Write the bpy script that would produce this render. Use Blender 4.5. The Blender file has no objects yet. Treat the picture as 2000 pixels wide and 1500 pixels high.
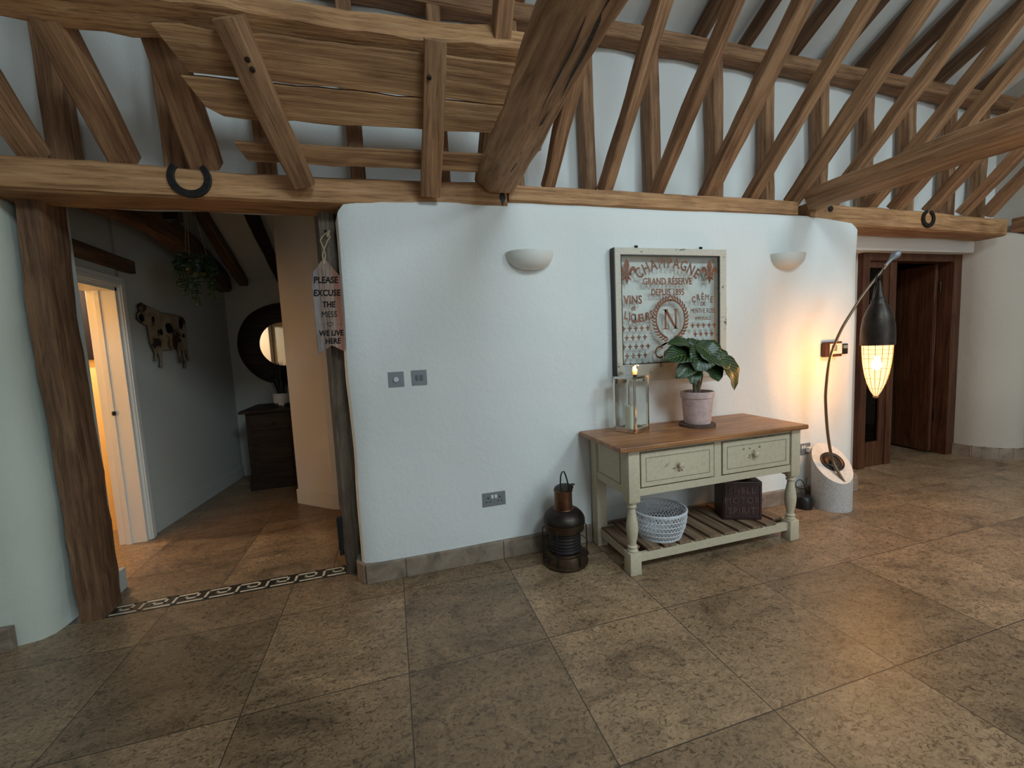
import bpy, bmesh, math, random
from mathutils import Vector, Matrix, noise
V = Vector
R = math.radians
PI = math.pi
C = bpy.context.scene.collection
S = bpy.context.scene

# ------------------------------------------------------------------ camera
YAW, PITCH, ROLL = 0.280515, 0.0912159, -0.0472572
cam_d = bpy.data.cameras.new('camera')
cam = bpy.data.objects.new('camera', cam_d)
C.objects.link(cam)
fw = V((math.sin(YAW) * math.cos(PITCH), math.cos(YAW) * math.cos(PITCH), -math.sin(PITCH)))
rt = V((math.cos(YAW), -math.sin(YAW), 0))
up = rt.cross(fw)
r2 = rt * math.cos(ROLL) + up * math.sin(ROLL)
u2 = -rt * math.sin(ROLL) + up * math.cos(ROLL)
m = Matrix((r2, u2, -fw)).transposed().to_4x4()
m.translation = V((0.01499, -1.67106, 1.31565))
cam.matrix_world = m
cam_d.sensor_fit = 'HORIZONTAL'
cam_d.sensor_width = 36
cam_d.lens = 817.1347 / 2000 * 36
cam_d.clip_start = 0.02
S.camera = cam

# ------------------------------------------------------------------ world, exposure
w = bpy.data.worlds.new('sky')
S.world = w
w.use_nodes = True
bg = w.node_tree.nodes['Background']
bg.inputs[0].default_value = (0.62, 0.80, 1.0, 1)
bg.inputs[1].default_value = 0.5
S.view_settings.view_transform = 'Standard'
S.view_settings.look = 'None'
S.view_settings.gamma = 1
S.view_settings.exposure = -0.40
S.view_settings.use_curve_mapping = False


def area_light(name, loc, rot, sx, sy, power, col):
    d = bpy.data.lights.new(name, 'AREA')
    d.shape = 'RECTANGLE'
    d.size, d.size_y, d.energy, d.color = sx, sy, power, col
    o = bpy.data.objects.new(name, d)
    o.location = loc
    o.rotation_euler = rot
    C.objects.link(o)
    return o


def point_light(name, loc, power, col, rad=0.03):
    d = bpy.data.lights.new(name, 'POINT')
    d.energy, d.color, d.shadow_soft_size = power, col, rad
    o = bpy.data.objects.new(name, d)
    o.location = loc
    C.objects.link(o)
    return o


# daylight through the three windows of the wall behind the camera
DAY = (0.80, 0.915, 1.0)
area_light('daylight', (3.3, -4.62, 1.9), (R(90), 0, 0), 2.3, 2.7, 68, DAY)
area_light('daylight', (0.2, -4.62, 1.9), (R(90), 0, 0), 2.3, 2.7, 4, DAY)
area_light('daylight', (-3.55, -2.3, 1.55), (R(90), 0, R(-90)), 1.6, 1.5, 1, DAY)
# plus two added, unseen rooflights behind the camera that brighten the roof panels
for sx_ in (1.2, 3.9):
    area_light('daylight', (sx_, -3.30, 4.02), (R(30), 0, 0), 1.1, 1.0, 105, (0.70, 0.90, 1.0))
# ceiling lamp of the room behind the hall door
point_light('room_lamp_light', (-2.42, 2.06, 1.9), 58, (1.0, 0.86, 0.64), 0.03)

# ------------------------------------------------------------------ materials
MATS = {}


def nt(name):
    mm = bpy.data.materials.new(name)
    mm.use_nodes = True
    t = mm.node_tree
    b = t.nodes['Principled BSDF']
    return mm, t, b


def N(t, kind, **kw):
    n = t.nodes.new(kind)
    for k, v in kw.items():
        if k.startswith('i_'):
            n.inputs[k[2:].replace('_', ' ')].default_value = v
        else:
            setattr(n, k, v)
    return n


def ramp(t, fac, stops):
    r = t.nodes.new('ShaderNodeValToRGB')
    e = r.color_ramp.elements
    while len(e) < len(stops):
        e.new(0.5)
    for i, (p, c) in enumerate(stops):
        e[i].position = p
        e[i].color = (*c, 1) if len(c) == 3 else c
    t.links.new(fac, r.inputs[0])
    return r.outputs[0]


def coords(t, scale=(1, 1, 1), rand=True, kind='Object'):
    tc = t.nodes.new('ShaderNodeTexCoord')
    mp = t.nodes.new('ShaderNodeMapping')
    t.links.new(tc.outputs[kind], mp.inputs[0])
    mp.inputs['Scale'].default_value = scale
    if rand:
        oi = t.nodes.new('ShaderNodeObjectInfo')
        ml = N(t, 'ShaderNodeMath', operation='MULTIPLY')
        ml.inputs[1].default_value = 37
        t.links.new(oi.outputs['Random'], ml.inputs[0])
        cb = t.nodes.new('ShaderNodeCombineXYZ')
        for i in range(3):
            t.links.new(ml.outputs[0], cb.inputs[i])
        t.links.new(cb.outputs[0], mp.inputs['Location'])
    return mp.outputs[0]


def noise_tex(t, vec, scale, detail=5, rough=0.6, dist=0.0):
    n = t.nodes.new('ShaderNodeTexNoise')
    n.inputs['Scale'].default_value = scale
    n.inputs['Detail'].default_value = detail
    n.inputs['Roughness'].default_value = rough
    n.inputs['Distortion'].default_value = dist
    t.links.new(vec, n.inputs['Vector'])
    return n.outputs[0]


def bump(t, b, h, strength=0.3, dist=0.01):
    n = t.nodes.new('ShaderNodeBump')
    n.inputs['Strength'].default_value = strength
    n.inputs['Distance'].default_value = dist
    t.links.new(h, n.inputs['Height'])
    t.links.new(n.outputs[0], b.inputs['Normal'])


def mixc(t, fac, a, bb, mode='MIX'):
    n = t.nodes.new('ShaderNodeMix')
    n.data_type = 'RGBA'
    n.blend_type = mode
    for s, v in ((0, fac), (6, a), (7, bb)):
        if hasattr(v, 'links'):
            t.links.new(v, n.inputs[s])
        elif s == 0:
            n.inputs[0].default_value = v
        else:
            n.inputs[s].default_value = (*v, 1)
    return n.outputs[2]


def plain(name, col, rough=0.5, metal=0.0, nscale=0, namt=0.15, bmp=0.0, spec=None):
    mm, t, b = nt(name)
    b.inputs['Roughness'].default_value = rough
    b.inputs['Metallic'].default_value = metal
    if spec is not None:
        b.inputs['Specular IOR Level'].default_value = spec
    if nscale:
        v = coords(t)
        n = noise_tex(t, v, nscale)
        lo = tuple(c * (1 - namt) for c in col)
        hi = tuple(min(1, c * (1 + namt)) for c in col)
        t.links.new(ramp(t, n, [(0.3, lo), (0.7, hi)]), b.inputs['Base Color'])
        if bmp:
            bump(t, b, n, bmp)
    else:
        b.inputs['Base Color'].default_value = (*col, 1)
    MATS[name] = mm
    return mm


def wood(name, dark, mid, light, rough=0.65, sc=(1.2, 16, 16), bmp=0.55, spec=0.3, streak=0.68):
    mm, t, b = nt(name)
    v = coords(t, tuple(q if q == min(sc) else q * 1.7 for q in sc))
    n1 = noise_tex(t, v, 1.5, 8, 0.66, 0.3)
    v2 = coords(t, tuple(1.0 if q == min(sc) else 3.2 for q in sc))
    n2 = noise_tex(t, v2, 2.2, 5, 0.6, 0.5)
    v3 = coords(t, tuple(2.5 if q == min(sc) else 55 for q in sc))
    n3 = noise_tex(t, v3, 2.0, 3, 0.7)
    c = ramp(t, n1, [(0.30, dark), (0.5, mid), (0.68, light)])
    c2 = ramp(t, n2, [(0.30, (0.60, 0.54, 0.51)), (0.52, (0.96, 0.94, 0.93)), (0.72, (1.08, 1.05, 1.0))])
    c3 = mixc(t, 1.0, c, c2, 'MULTIPLY')
    c4 = ramp(t, n3, [(0.32, (0.40, 0.35, 0.33)), (0.45, (1, 1, 1))])
    c5 = mixc(t, streak, c3, mixc(t, 1.0, c3, c4, 'MULTIPLY'))
    t.links.new(c5, b.inputs['Base Color'])
    b.inputs['Roughness'].default_value = rough
    b.inputs['Specular IOR Level'].default_value = spec
    ad = N(t, 'ShaderNodeMath', operation='ADD')
    t.links.new(n1, ad.inputs[0])
    t.links.new(n3, ad.inputs[1])
    bump(t, b, ad.outputs[0], bmp, 0.006)
    MATS[name] = mm
    return mm


def plaster(name, col, bs=0.5, dark=0.93):
    mm, t, b = nt(name)
    v = coords(t, rand=False)
    a = noise_tex(t, v, 3.0, 6, 0.55)
    f = noise_tex(t, v, 38, 6, 0.65)
    big = noise_tex(t, v, 1.1, 2, 0.5)
    t.links.new(ramp(t, big, [(0.3, tuple(c * dark for c in col)), (0.7, col)]), b.inputs['Base Color'])
    b.inputs['Roughness'].default_value = 0.88
    b.inputs['Specular IOR Level'].default_value = 0.2
    m1 = N(t, 'ShaderNodeMath', operation='MULTIPLY')
    m1.inputs[1].default_value = 0.22
    t.links.new(f, m1.inputs[0])
    ad = N(t, 'ShaderNodeMath', operation='ADD')
    t.links.new(a, ad.inputs[0])
    t.links.new(m1.outputs[0], ad.inputs[1])
    bump(t, b, ad.outputs[0], bs, 0.02)
    MATS[name] = mm
    return mm


plaster('plaster', (0.80, 0.80, 0.77))
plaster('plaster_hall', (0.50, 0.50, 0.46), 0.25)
plaster('plaster_left', (0.62, 0.64, 0.55))
plaster('plaster_right', (0.52, 0.455, 0.385))  # base colour lowered to stand in for weaker light at this end
plaster('plaster_yellow', (0.85, 0.60, 0.27), 0.1)
plaster('plaster_pier', (0.74, 0.72, 0.70), 0.25)
wood('oak', (0.16, 0.078, 0.038), (0.33, 0.175, 0.088), (0.47, 0.275, 0.145))
wood('oak_pale', (0.24, 0.112, 0.048), (0.46, 0.245, 0.110), (0.60, 0.36, 0.18), streak=0.68)
wood('oak_post', (0.10, 0.05, 0.026), (0.20, 0.105, 0.055), (0.30, 0.17, 0.09))
wood('oak_tie', (0.22, 0.122, 0.062), (0.42, 0.25, 0.135), (0.56, 0.37, 0.22), streak=0.5)
wood('oak_plank', (0.17, 0.078, 0.033), (0.38, 0.20, 0.092), (0.54, 0.32, 0.155), sc=(0.8, 20, 20), streak=0.45)
wood('oak_dark', (0.07, 0.037, 0.021), (0.15, 0.083, 0.045), (0.24, 0.135, 0.075))
wood('oak_black', (0.011, 0.007, 0.005), (0.027, 0.016, 0.010), (0.045, 0.027, 0.017), rough=0.55)
wood('oak_grey', (0.06, 0.045, 0.033), (0.14, 0.105, 0.075), (0.22, 0.17, 0.12))
wood('mahogany', (0.045, 0.016, 0.008), (0.088, 0.032, 0.015), (0.135, 0.054, 0.025), sc=(16, 16, 1.2), rough=0.4)
wood('pine_top', (0.22, 0.085, 0.028), (0.40, 0.17, 0.062), (0.52, 0.25, 0.10), rough=0.38, bmp=0.12, spec=0.5)
wood('slat_wood', (0.10, 0.06, 0.035), (0.22, 0.14, 0.085), (0.33, 0.23, 0.15), sc=(16, 1.2, 16))
wood('sign_wood', (0.16, 0.11, 0.085), (0.31, 0.215, 0.17), (0.42, 0.32, 0.26), sc=(30, 30, 2))
wood('sign_red', (0.22, 0.085, 0.055), (0.42, 0.18, 0.12), (0.52, 0.27, 0.19), sc=(30, 30, 2))
wood('sign_grey', (0.13, 0.105, 0.10), (0.25, 0.205, 0.19), (0.36, 0.31, 0.28), sc=(30, 30, 2))
plain('white_paint', (0.74, 0.72, 0.67), 0.45)
plain('iron', (0.022, 0.018, 0.017), 0.5, 0.6, 30, 0.4, 0.2)
plain('black_iron', (0.012, 0.012, 0.013), 0.45, 0.3)
plain('bronze', (0.080, 0.050, 0.030), 0.42, 0.8, 12, 0.4, 0.15)
plain('stem_metal', (0.24, 0.16, 0.10), 0.35, 0.8)
plain('bronze_dark', (0.042, 0.032, 0.026), 0.42, 0.8, 14, 0.4, 0.15)
plain('copper', (0.15, 0.070, 0.038), 0.36, 0.85, 16, 0.4)
plain('chrome', (0.75, 0.73, 0.70), 0.13, 1.0)
plain('brushed_steel', (0.26, 0.275, 0.29), 0.5, 0.5)
plain('socket_grey', (0.16, 0.17, 0.18), 0.4, 0.3)
plain('ceramic', (0.72, 0.70, 0.64), 0.5)
plain('white_ceramic', (0.62, 0.62, 0.62), 0.3)
plain('black_plastic', (0.008, 0.007, 0.008), 0.28)
plain('wax', (0.78, 0.74, 0.56), 0.5)
plain('twine', (0.42, 0.32, 0.20), 0.9, 0, 80, 0.3)
plain('basket_white', (0.60, 0.60, 0.62), 0.75, 0, 60, 0.15)
plain('soil', (0.02, 0.014, 0.01), 0.95, 0, 60, 0.5)
plain('pot_pink', (0.56, 0.40, 0.37), 0.8, 0, 22, 0.2, 0.1)
plain('bark', (0.10, 0.06, 0.04), 0.9, 0, 50, 0.5, 0.5)
plain('stem_green', (0.09, 0.075, 0.035), 0.6)
plain('foliage', (0.022, 0.06, 0.018), 0.5, 0, 40, 0.5)
plain('foliage_dark', (0.006, 0.012, 0.008), 0.5, 0, 40, 0.4)
plain('lettering', (0.20, 0.075, 0.038), 0.42, 0.3, 18, 0.45)
plain('ink', (0.016, 0.012, 0.012), 0.9, spec=0.1)
plain('mosaic_dark', (0.030, 0.023, 0.018), 0.35)
plain('mosaic_light', (0.66, 0.56, 0.42), 0.4, 0, 30, 0.15)
plain('screen', (0.22, 0.24, 0.22), 0.25)
plain('navy_pot', (0.012, 0.014, 0.02), 0.35)
plain('brass', (0.55, 0.40, 0.18), 0.3, 0.9)
plain('granite_cut', (0.66, 0.60, 0.53), 0.7, 0, 50, 0.1)
plain('outside_green', (0.08, 0.14, 0.05), 0.9, 0, 3, 0.5)

# stone skirting
mm, t, b = nt('stone_skirting')
v = coords(t, rand=False)
n1 = noise_tex(t, v, 7, 8, 0.65, 1.0)
n2 = noise_tex(t, v, 40, 4, 0.6)
c = ramp(t, n1, [(0.3, (0.14, 0.11, 0.085)), (0.5, (0.27, 0.20, 0.145)), (0.72, (0.36, 0.29, 0.22))])
t.links.new(c, b.inputs['Base Color'])
b.inputs['Roughness'].default_value = 0.5
bump(t, b, n2, 0.15, 0.004)
MATS['stone_skirting'] = mm

# speckled stone of the lamp base
mm, t, b = nt('granite')
v = coords(t, rand=False)
vo = t.nodes.new('ShaderNodeTexVoronoi')
vo.inputs['Scale'].default_value = 330
t.links.new(v, vo.inputs['Vector'])
c = ramp(t, vo.outputs['Color'], [(0.12, (0.26, 0.24, 0.23)), (0.4, (0.44, 0.41, 0.385)), (0.8, (0.54, 0.51, 0.48))])
t.links.new(c, b.inputs['Base Color'])
b.inputs['Roughness'].default_value = 0.75
bump(t, b, vo.outputs['Distance'], 0.3, 0.003)
MATS['granite'] = mm


def floor_mat(name, tile, grout, tint):
    mm, t, b = nt(name)
    tc = t.nodes.new('ShaderNodeTexCoord')
    sc = N(t, 'ShaderNodeVectorMath', operation='SCALE')
    sc.inputs['Scale'].default_value = 1 / tile
    t.links.new(tc.outputs['Object'], sc.inputs[0])
    fl = N(t, 'ShaderNodeVectorMath', operation='FLOOR')
    t.links.new(sc.outputs[0], fl.inputs[0])
    fr = N(t, 'ShaderNodeVectorMath', operation='FRACTION')
    t.links.new(sc.outputs[0], fr.inputs[0])
    wn = t.nodes.new('ShaderNodeTexWhiteNoise')
    t.links.new(fl.outputs[0], wn.inputs['Vector'])
    # veined limestone, each tile shifted in the texture
    sh = N(t, 'ShaderNodeVectorMath', operation='MULTIPLY_ADD')
    t.links.new(wn.outputs['Color'], sh.inputs[0])
    sh.inputs[1].default_value = (9, 9, 9)
    t.links.new(tc.outputs['Object'], sh.inputs[2])
    st = t.nodes.new('ShaderNodeMapping')
    t.links.new(sh.outputs[0], st.inputs[0])
    st.inputs['Rotation'].default_value = (0, 0, R(25))
    st.inputs['Scale'].default_value = (1.0, 1.5, 1.0)
    a = noise_tex(t, st.outputs[0], 2.2, 8, 0.66, 1.3)
    f = noise_tex(t, st.outputs[0], 38, 8, 0.78, 1.2)
    g = noise_tex(t, st.outputs[0], 120, 3, 0.6)
    c1 = ramp(t, a, [(0.28, (0.17, 0.125, 0.088)), (0.44, (0.34, 0.25, 0.172)), (0.60, (0.44, 0.325, 0.222)), (0.78, (0.54, 0.40, 0.27))])
    c2 = ramp(t, f, [(0.41, (0.26, 0.235, 0.215)), (0.47, (0.85, 0.83, 0.81)), (0.62, (1.30, 1.27, 1.21))])
    c3 = mixc(t, 0.8, c1, mixc(t, 1.0, c1, c2, 'MULTIPLY'))
    sp = t.nodes.new('ShaderNodeSeparateXYZ')
    t.links.new(wn.outputs['Color'], sp.inputs[0])
    mr = N(t, 'ShaderNodeMapRange')
    mr.inputs['To Min'].default_value = 0.70
    mr.inputs['To Max'].default_value = 1.02
    t.links.new(sp.outputs[1], mr.inputs['Value'])
    hsv = t.nodes.new('ShaderNodeHueSaturation')
    t.links.new(mr.outputs[0], hsv.inputs['Value'])
    t.links.new(c3, hsv.inputs['Color'])
    tn = mixc(t, 1.0, hsv.outputs[0], tint, 'MULTIPLY')
    # joints
    sf = t.nodes.new('ShaderNodeSeparateXYZ')
    t.links.new(fr.outputs[0], sf.inputs[0])
    ds = []
    for k in (0, 1):
        s1 = N(t, 'ShaderNodeMath', operation='SUBTRACT')
        s1.inputs[1].default_value = 0.5
        t.links.new(sf.outputs[k], s1.inputs[0])
        ab = N(t, 'ShaderNodeMath', operation='ABSOLUTE')
        t.links.new(s1.outputs[0], ab.inputs[0])
        ds.append(ab.outputs[0])
    mx = N(t, 'ShaderNodeMath', operation='MAXIMUM')
    t.links.new(ds[0], mx.inputs[0])
    t.links.new(ds[1], mx.inputs[1])
    gt = N(t, 'ShaderNodeMath', operation='GREATER_THAN')
    gt.inputs[1].default_value = 0.5 - grout / tile / 2
    t.links.new(mx.outputs[0], gt.inputs[0])
    out = mixc(t, gt.outputs[0], tn, (0.055, 0.042, 0.032))
    t.links.new(out, b.inputs['Base Color'])
    rr = N(t, 'ShaderNodeMapRange')
    rr.inputs['To Min'].default_value = 0.22
    rr.inputs['To Max'].default_value = 0.44
    t.links.new(f, rr.inputs['Value'])
    t.links.new(rr.outputs[0], b.inputs['Roughness'])
    b.inputs['Specular IOR Level'].default_value = 0.45
    s2 = N(t, 'ShaderNodeMath', operation='SUBTRACT')
    t.links.new(f, s2.inputs[0])
    t.links.new(gt.outputs[0], s2.inputs[1])
    bump(t, b, s2.outputs[0], 0.25, 0.003)
    MATS[name] = mm


floor_mat('floor_tiles', 0.61, 0.004, (0.86, 0.785, 0.68))


def painted(name, col, chip, thr=0.70, rough=0.55):
    mm, t, b = nt(name)
    v = coords(t)
    n = noise_tex(t, v, 9, 8, 0.7)
    n2 = noise_tex(t, v, 60, 3, 0.6)
    c = ramp(t, n, [(thr, col), (thr + 0.02, chip)])
    c2 = ramp(t, n2, [(0.3, (0.86, 0.86, 0.84)), (0.6, (1, 1, 1))])
    t.links.new(mixc(t, 1.0, c, c2, 'MULTIPLY'), b.inputs['Base Color'])
    b.inputs['Roughness'].default_value = rough
    bump(t, b, n2, 0.08, 0.003)
    MATS[name] = mm


painted('cream_green', (0.58, 0.49, 0.35), (0.13, 0.085, 0.045), 0.69)
painted('cream_line', (0.20, 0.165, 0.10), (0.10, 0.07, 0.04), 0.6)
painted('distressed', (0.60, 0.54, 0.44), (0.15, 0.11, 0.075), 0.60)
painted('frame_dark', (0.028, 0.022, 0.02), (0.12, 0.08, 0.05), 0.66)
painted('tin', (0.040, 0.018, 0.017), (0.09, 0.03, 0.018), 0.60, 0.38)
painted('tin_letters', (0.11, 0.065, 0.058), (0.07, 0.035, 0.02), 0.6, 0.4)

# cow hide
mm, t, b = nt('cow_hide')
v = coords(t)
n = noise_tex(t, v, 6.5, 3, 0.5, 0.3)
c = ramp(t, n, [(0.40, (0.035, 0.022, 0.016)), (0.44, (0.24, 0.17, 0.10)), (0.60, (0.36, 0.30, 0.20)), (0.68, (0.10, 0.06, 0.04))])
t.links.new(c, b.inputs['Base Color'])
b.inputs['Roughness'].default_value = 0.6
MATS['cow_hide'] = mm

# leaf: veins run out from the midrib (local x along the leaf, y across)
mm, t, b = nt('leaf')
tc = t.nodes.new('ShaderNodeTexCoord')
sx = t.nodes.new('ShaderNodeSeparateXYZ')
uvn = t.nodes.new('ShaderNodeUVMap')
t.links.new(uvn.outputs[0], sx.inputs[0])
ab = N(t, 'ShaderNodeMath', operation='ABSOLUTE')
t.links.new(sx.outputs[1], ab.inputs[0])
m2 = N(t, 'ShaderNodeMath', operation='MULTIPLY')
m2.inputs[1].default_value = -0.7
t.links.new(ab.outputs[0], m2.inputs[0])
ad = N(t, 'ShaderNodeMath', operation='ADD')
t.links.new(sx.outputs[0], ad.inputs[0])
t.links.new(m2.outputs[0], ad.inputs[1])
m3 = N(t, 'ShaderNodeMath', operation='MULTIPLY')
m3.inputs[1].default_value = 62
t.links.new(ad.outputs[0], m3.inputs[0])
sn = N(t, 'ShaderNodeMath', operation='SINE')
t.links.new(m3.outputs[0], sn.inputs[0])
lt = N(t, 'ShaderNodeMath', operation='LESS_THAN')
lt.inputs[1].default_value = 0.018
t.links.new(ab.outputs[0], lt.inputs[0])
mxx = N(t, 'ShaderNodeMath', operation='MAXIMUM')
t.links.new(sn.outputs[0], mxx.inputs[0])
t.links.new(lt.outputs[0], mxx.inputs[1])
c = ramp(t, mxx.outputs[0], [(0.0, (0.010, 0.026, 0.008)), (0.70, (0.016, 0.042, 0.013)), (0.97, (0.11, 0.17, 0.05))])
t.links.new(c, b.inputs['Base Color'])
b.inputs['Roughness'].default_value = 0.38
MATS['leaf'] = mm

# thin glass
def glass(name, tint, refl=0.035):
    mm = bpy.data.materials.new(name)
    mm.use_nodes = True
    t = mm.node_tree
    t.nodes.remove(t.nodes['Principled BSDF'])
    o = t.nodes['Material Output']
    tr = t.nodes.new('ShaderNodeBsdfTransparent')
    tr.inputs[0].default_value = (*tint, 1)
    gl = t.nodes.new('ShaderNodeBsdfGlossy')
    gl.inputs['Roughness'].default_value = 0.03
    mx = t.nodes.new('ShaderNodeMixShader')
    mx.inputs[0].default_value = refl
    t.links.new(tr.outputs[0], mx.inputs[1])
    t.links.new(gl.outputs[0], mx.inputs[2])
    t.links.new(mx.outputs[0], o.inputs[0])
    MATS[name] = mm


glass('glass', (0.95, 0.96, 0.95))
glass('dark_glass', (0.16, 0.14, 0.11))
plain('lens_glass', (0.022, 0.016, 0.015), 0.5, 0, 0, 0, 0, 0.25)
plain('mirror_glass', (0.85, 0.86, 0.86), 0.02, 1.0)


def emit(name, col, st, trans=0.0):
    mm = bpy.data.materials.new(name)
    mm.use_nodes = True
    t = mm.node_tree
    t.nodes.remove(t.nodes['Principled BSDF'])
    o = t.nodes['Material Output']
    e = t.nodes.new('ShaderNodeEmission')
    e.inputs[0].default_value = (*col, 1)
    e.inputs[1].default_value = st
    out = e.outputs[0]
    if trans:
        tr = t.nodes.new('ShaderNodeBsdfTransparent')
        tr.inputs[0].default_value = (1, 0.9, 0.7, 1)
        mx = t.nodes.new('ShaderNodeMixShader')
        mx.inputs[0].default_value = trans
        t.links.new(e.outputs[0], mx.inputs[1])
        t.links.new(tr.outputs[0], mx.inputs[2])
        out = mx.outputs[0]
    t.links.new(out, o.inputs[0])
    MATS[name] = mm


emit('shade_glow', (1.0, 0.68, 0.33), 4.2, 0.60)
emit('bulb_glow', (1.0, 0.72, 0.35), 60, 0.55)
emit('downlight_glow', (1.0, 0.75, 0.35), 2.0)
plain('wicker', (0.30, 0.19, 0.09), 0.7)


# ------------------------------------------------------------------ mesh helpers
class MB:
    def __init__(s):
        s.v, s.f, s.uv = [], [], None
        s.smooth = False

    def add(s, vs, fs):
        o = len(s.v)
        s.v += [V(p) for p in vs]
        s.f += [tuple(i + o for i in f) for f in fs]

    def box(s, a, b2, bev=0.0):
        x0, y0, z0 = a
        x1, y1, z1 = b2
        return s.obox((V(a) + V(b2)) / 2, V((1, 0, 0)), V((0, 1, 0)), V((0, 0, 1)), abs(x1 - x0) / 2, abs(y1 - y0) / 2, abs(z1 - z0) / 2, bev)

    def obox(s, c, ax, ay, az, hx, hy, hz, bev=0.0):
        c, ax, ay, az = V(c), V(ax), V(ay), V(az)
        if bev <= 0:
            vs = [c + ax * hx * i + ay * hy * j + az * hz * k for i in (-1, 1) for j in (-1, 1) for k in (-1, 1)]
            s.add(vs, [(0, 1, 3, 2), (4, 6, 7, 5), (0, 4, 5, 1), (2, 3, 7, 6), (0, 2, 6, 4), (1, 5, 7, 3)])
            return s
        bm = bmesh.new()
        bmesh.ops.create_cube(bm, size=1)
        for q in bm.verts:
            q.co = V((q.co.x * hx * 2, q.co.y * hy * 2, q.co.z * hz * 2))
        bmesh.ops.bevel(bm, geom=bm.edges[:], offset=min(bev, hx * .9, hy * .9, hz * .9), segments=2, affect='EDGES', profile=0.5)
        bm.verts.index_update()
        s.add([c + ax * q.co.x + ay * q.co.y + az * q.co.z for q in bm.verts], [[q.index for q in f.verts] for f in bm.faces])
        bm.free()
        return s

    def tube(s, pts, r, n=8, cap=True, closed=False, squash=None):
        pts = [V(p) for p in pts]
        rs = r if isinstance(r, (list, tuple)) else [r] * len(pts)
        L = len(pts)
        prev = None
        rings = []
        for i, p in enumerate(pts):
            if closed:
                d = pts[(i + 1) % L] - pts[i - 1]
            else:
                d = pts[min(i + 1, L - 1)] - pts[max(i - 1, 0)]
            d.normalize()
            if prev is None:
                a = V((0, 0, 1)) if abs(d.z) < 0.9 else V((1, 0, 0))
                u = a.cross(d).normalized()
            else:
                u = (prev - d * prev.dot(d)).normalized()
            prev = u
            w2 = d.cross(u)
            rings.append([p + (u * math.cos(2 * PI * k / n) + w2 * math.sin(2 * PI * k / n)) * rs[i] for k in range(n)])
        vs = [q for rg in rings for q in rg]
        fs = []
        for i in range(L if closed else L - 1):
            j = (i + 1) % L
            for k in range(n):
                k2 = (k + 1) % n
                fs.append((i * n + k, i * n + k2, j * n + k2, j * n + k))
        if cap and not closed:
            fs.append(tuple(range(n))[::-1])
            fs.append(tuple((L - 1) * n + k for k in range(n)))
        s.add(vs, fs)
        return s

    def lathe(s, prof, c=(0, 0, 0), n=32, axis=None, cap=True):
        c = V(c)
        az = V(axis).normalized() if axis else V((0, 0, 1))
        a = V((1, 0, 0)) if abs(az.x) < 0.9 else V((0, 1, 0))
        ax = (a - az * a.dot(az)).normalized()
        ay = az.cross(ax)
        vs, fs = [], []
        for r, z in prof:
            for k in range(n):
                th = 2 * PI * k / n
                vs.append(c + az * z + (ax * math.cos(th) + ay * math.sin(th)) * max(r, 0.0002))
        for i in range(len(prof) - 1):
            for k in range(n):
                k2 = (k + 1) % n
                fs.append((i * n + k, i * n + k2, (i + 1) * n + k2, (i + 1) * n + k))
        if cap:
            fs.append(tuple(range(n))[::-1])
            fs.append(tuple((len(prof) - 1) * n + k for k in range(n)))
        s.add(vs, fs)
        return s

    def prism(s, outline, o, ax, ay, az, th):
        """outline (a,b) -> o + a*ax + b*ay, thickness th along az"""
        o, ax, ay, az = V(o), V(ax), V(ay), V(az)
        n = len(outline)
        vs = [o + ax * a + ay * b for a, b in outline] + [o + ax * a + ay * b + az * th for a, b in outline]
        fs = [tuple(range(n))[::-1], tuple(range(n, 2 * n))] + [(i, (i + 1) % n, n + (i + 1) % n, n + i) for i in range(n)]
        s.add(vs, fs)
        return s

    def build(s, name, mat, parent=None, origin=None, smooth=False, bev=0.0, sub=0):
        off = V((0, 0, 0))
        if parent is not None:
            p = parent
            while p is not None:
                off += p.location
                p = p.parent
        elif origin is not None:
            off = V(origin)
        me = bpy.data.meshes.new(name)
        me.from_pydata([q - off for q in s.v], [], s.f)
        me.validate()
        bm = bmesh.new()
        bm.from_mesh(me)
        bmesh.ops.recalc_face_normals(bm, faces=bm.faces[:])
        bm.to_mesh(me)
        bm.free()
        me.materials.append(MATS[mat])
        if smooth:
            for p in me.polygons:
                p.use_smooth = True
            try:
                me.set_sharp_from_angle(angle=R(38))
            except Exception:
                pass
        o = bpy.data.objects.new(name, me)
        C.objects.link(o)
        if parent is not None:
            o.parent = parent
        elif origin is not None:
            o.location = off
        if bev:
            md = o.modifiers.new('bevel', 'BEVEL')
            md.width = bev
            md.segments = 2
            md.limit_method = 'ANGLE'
        return o


def tag(o, label, cat, group=None, kind=None):
    o['label'] = label
    o['category'] = cat
    if group:
        o['group'] = group
    if kind:
        o['kind'] = kind
    return o


def thing(name, label, cat, loc=(0, 0, 0), group=None):
    o = bpy.data.objects.new(name, None)
    o.empty_display_size = 0.1
    C.objects.link(o)
    o.location = loc
    return tag(o, label, cat, group)


def struct(o):
    o['kind'] = 'structure'
    return o


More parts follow.
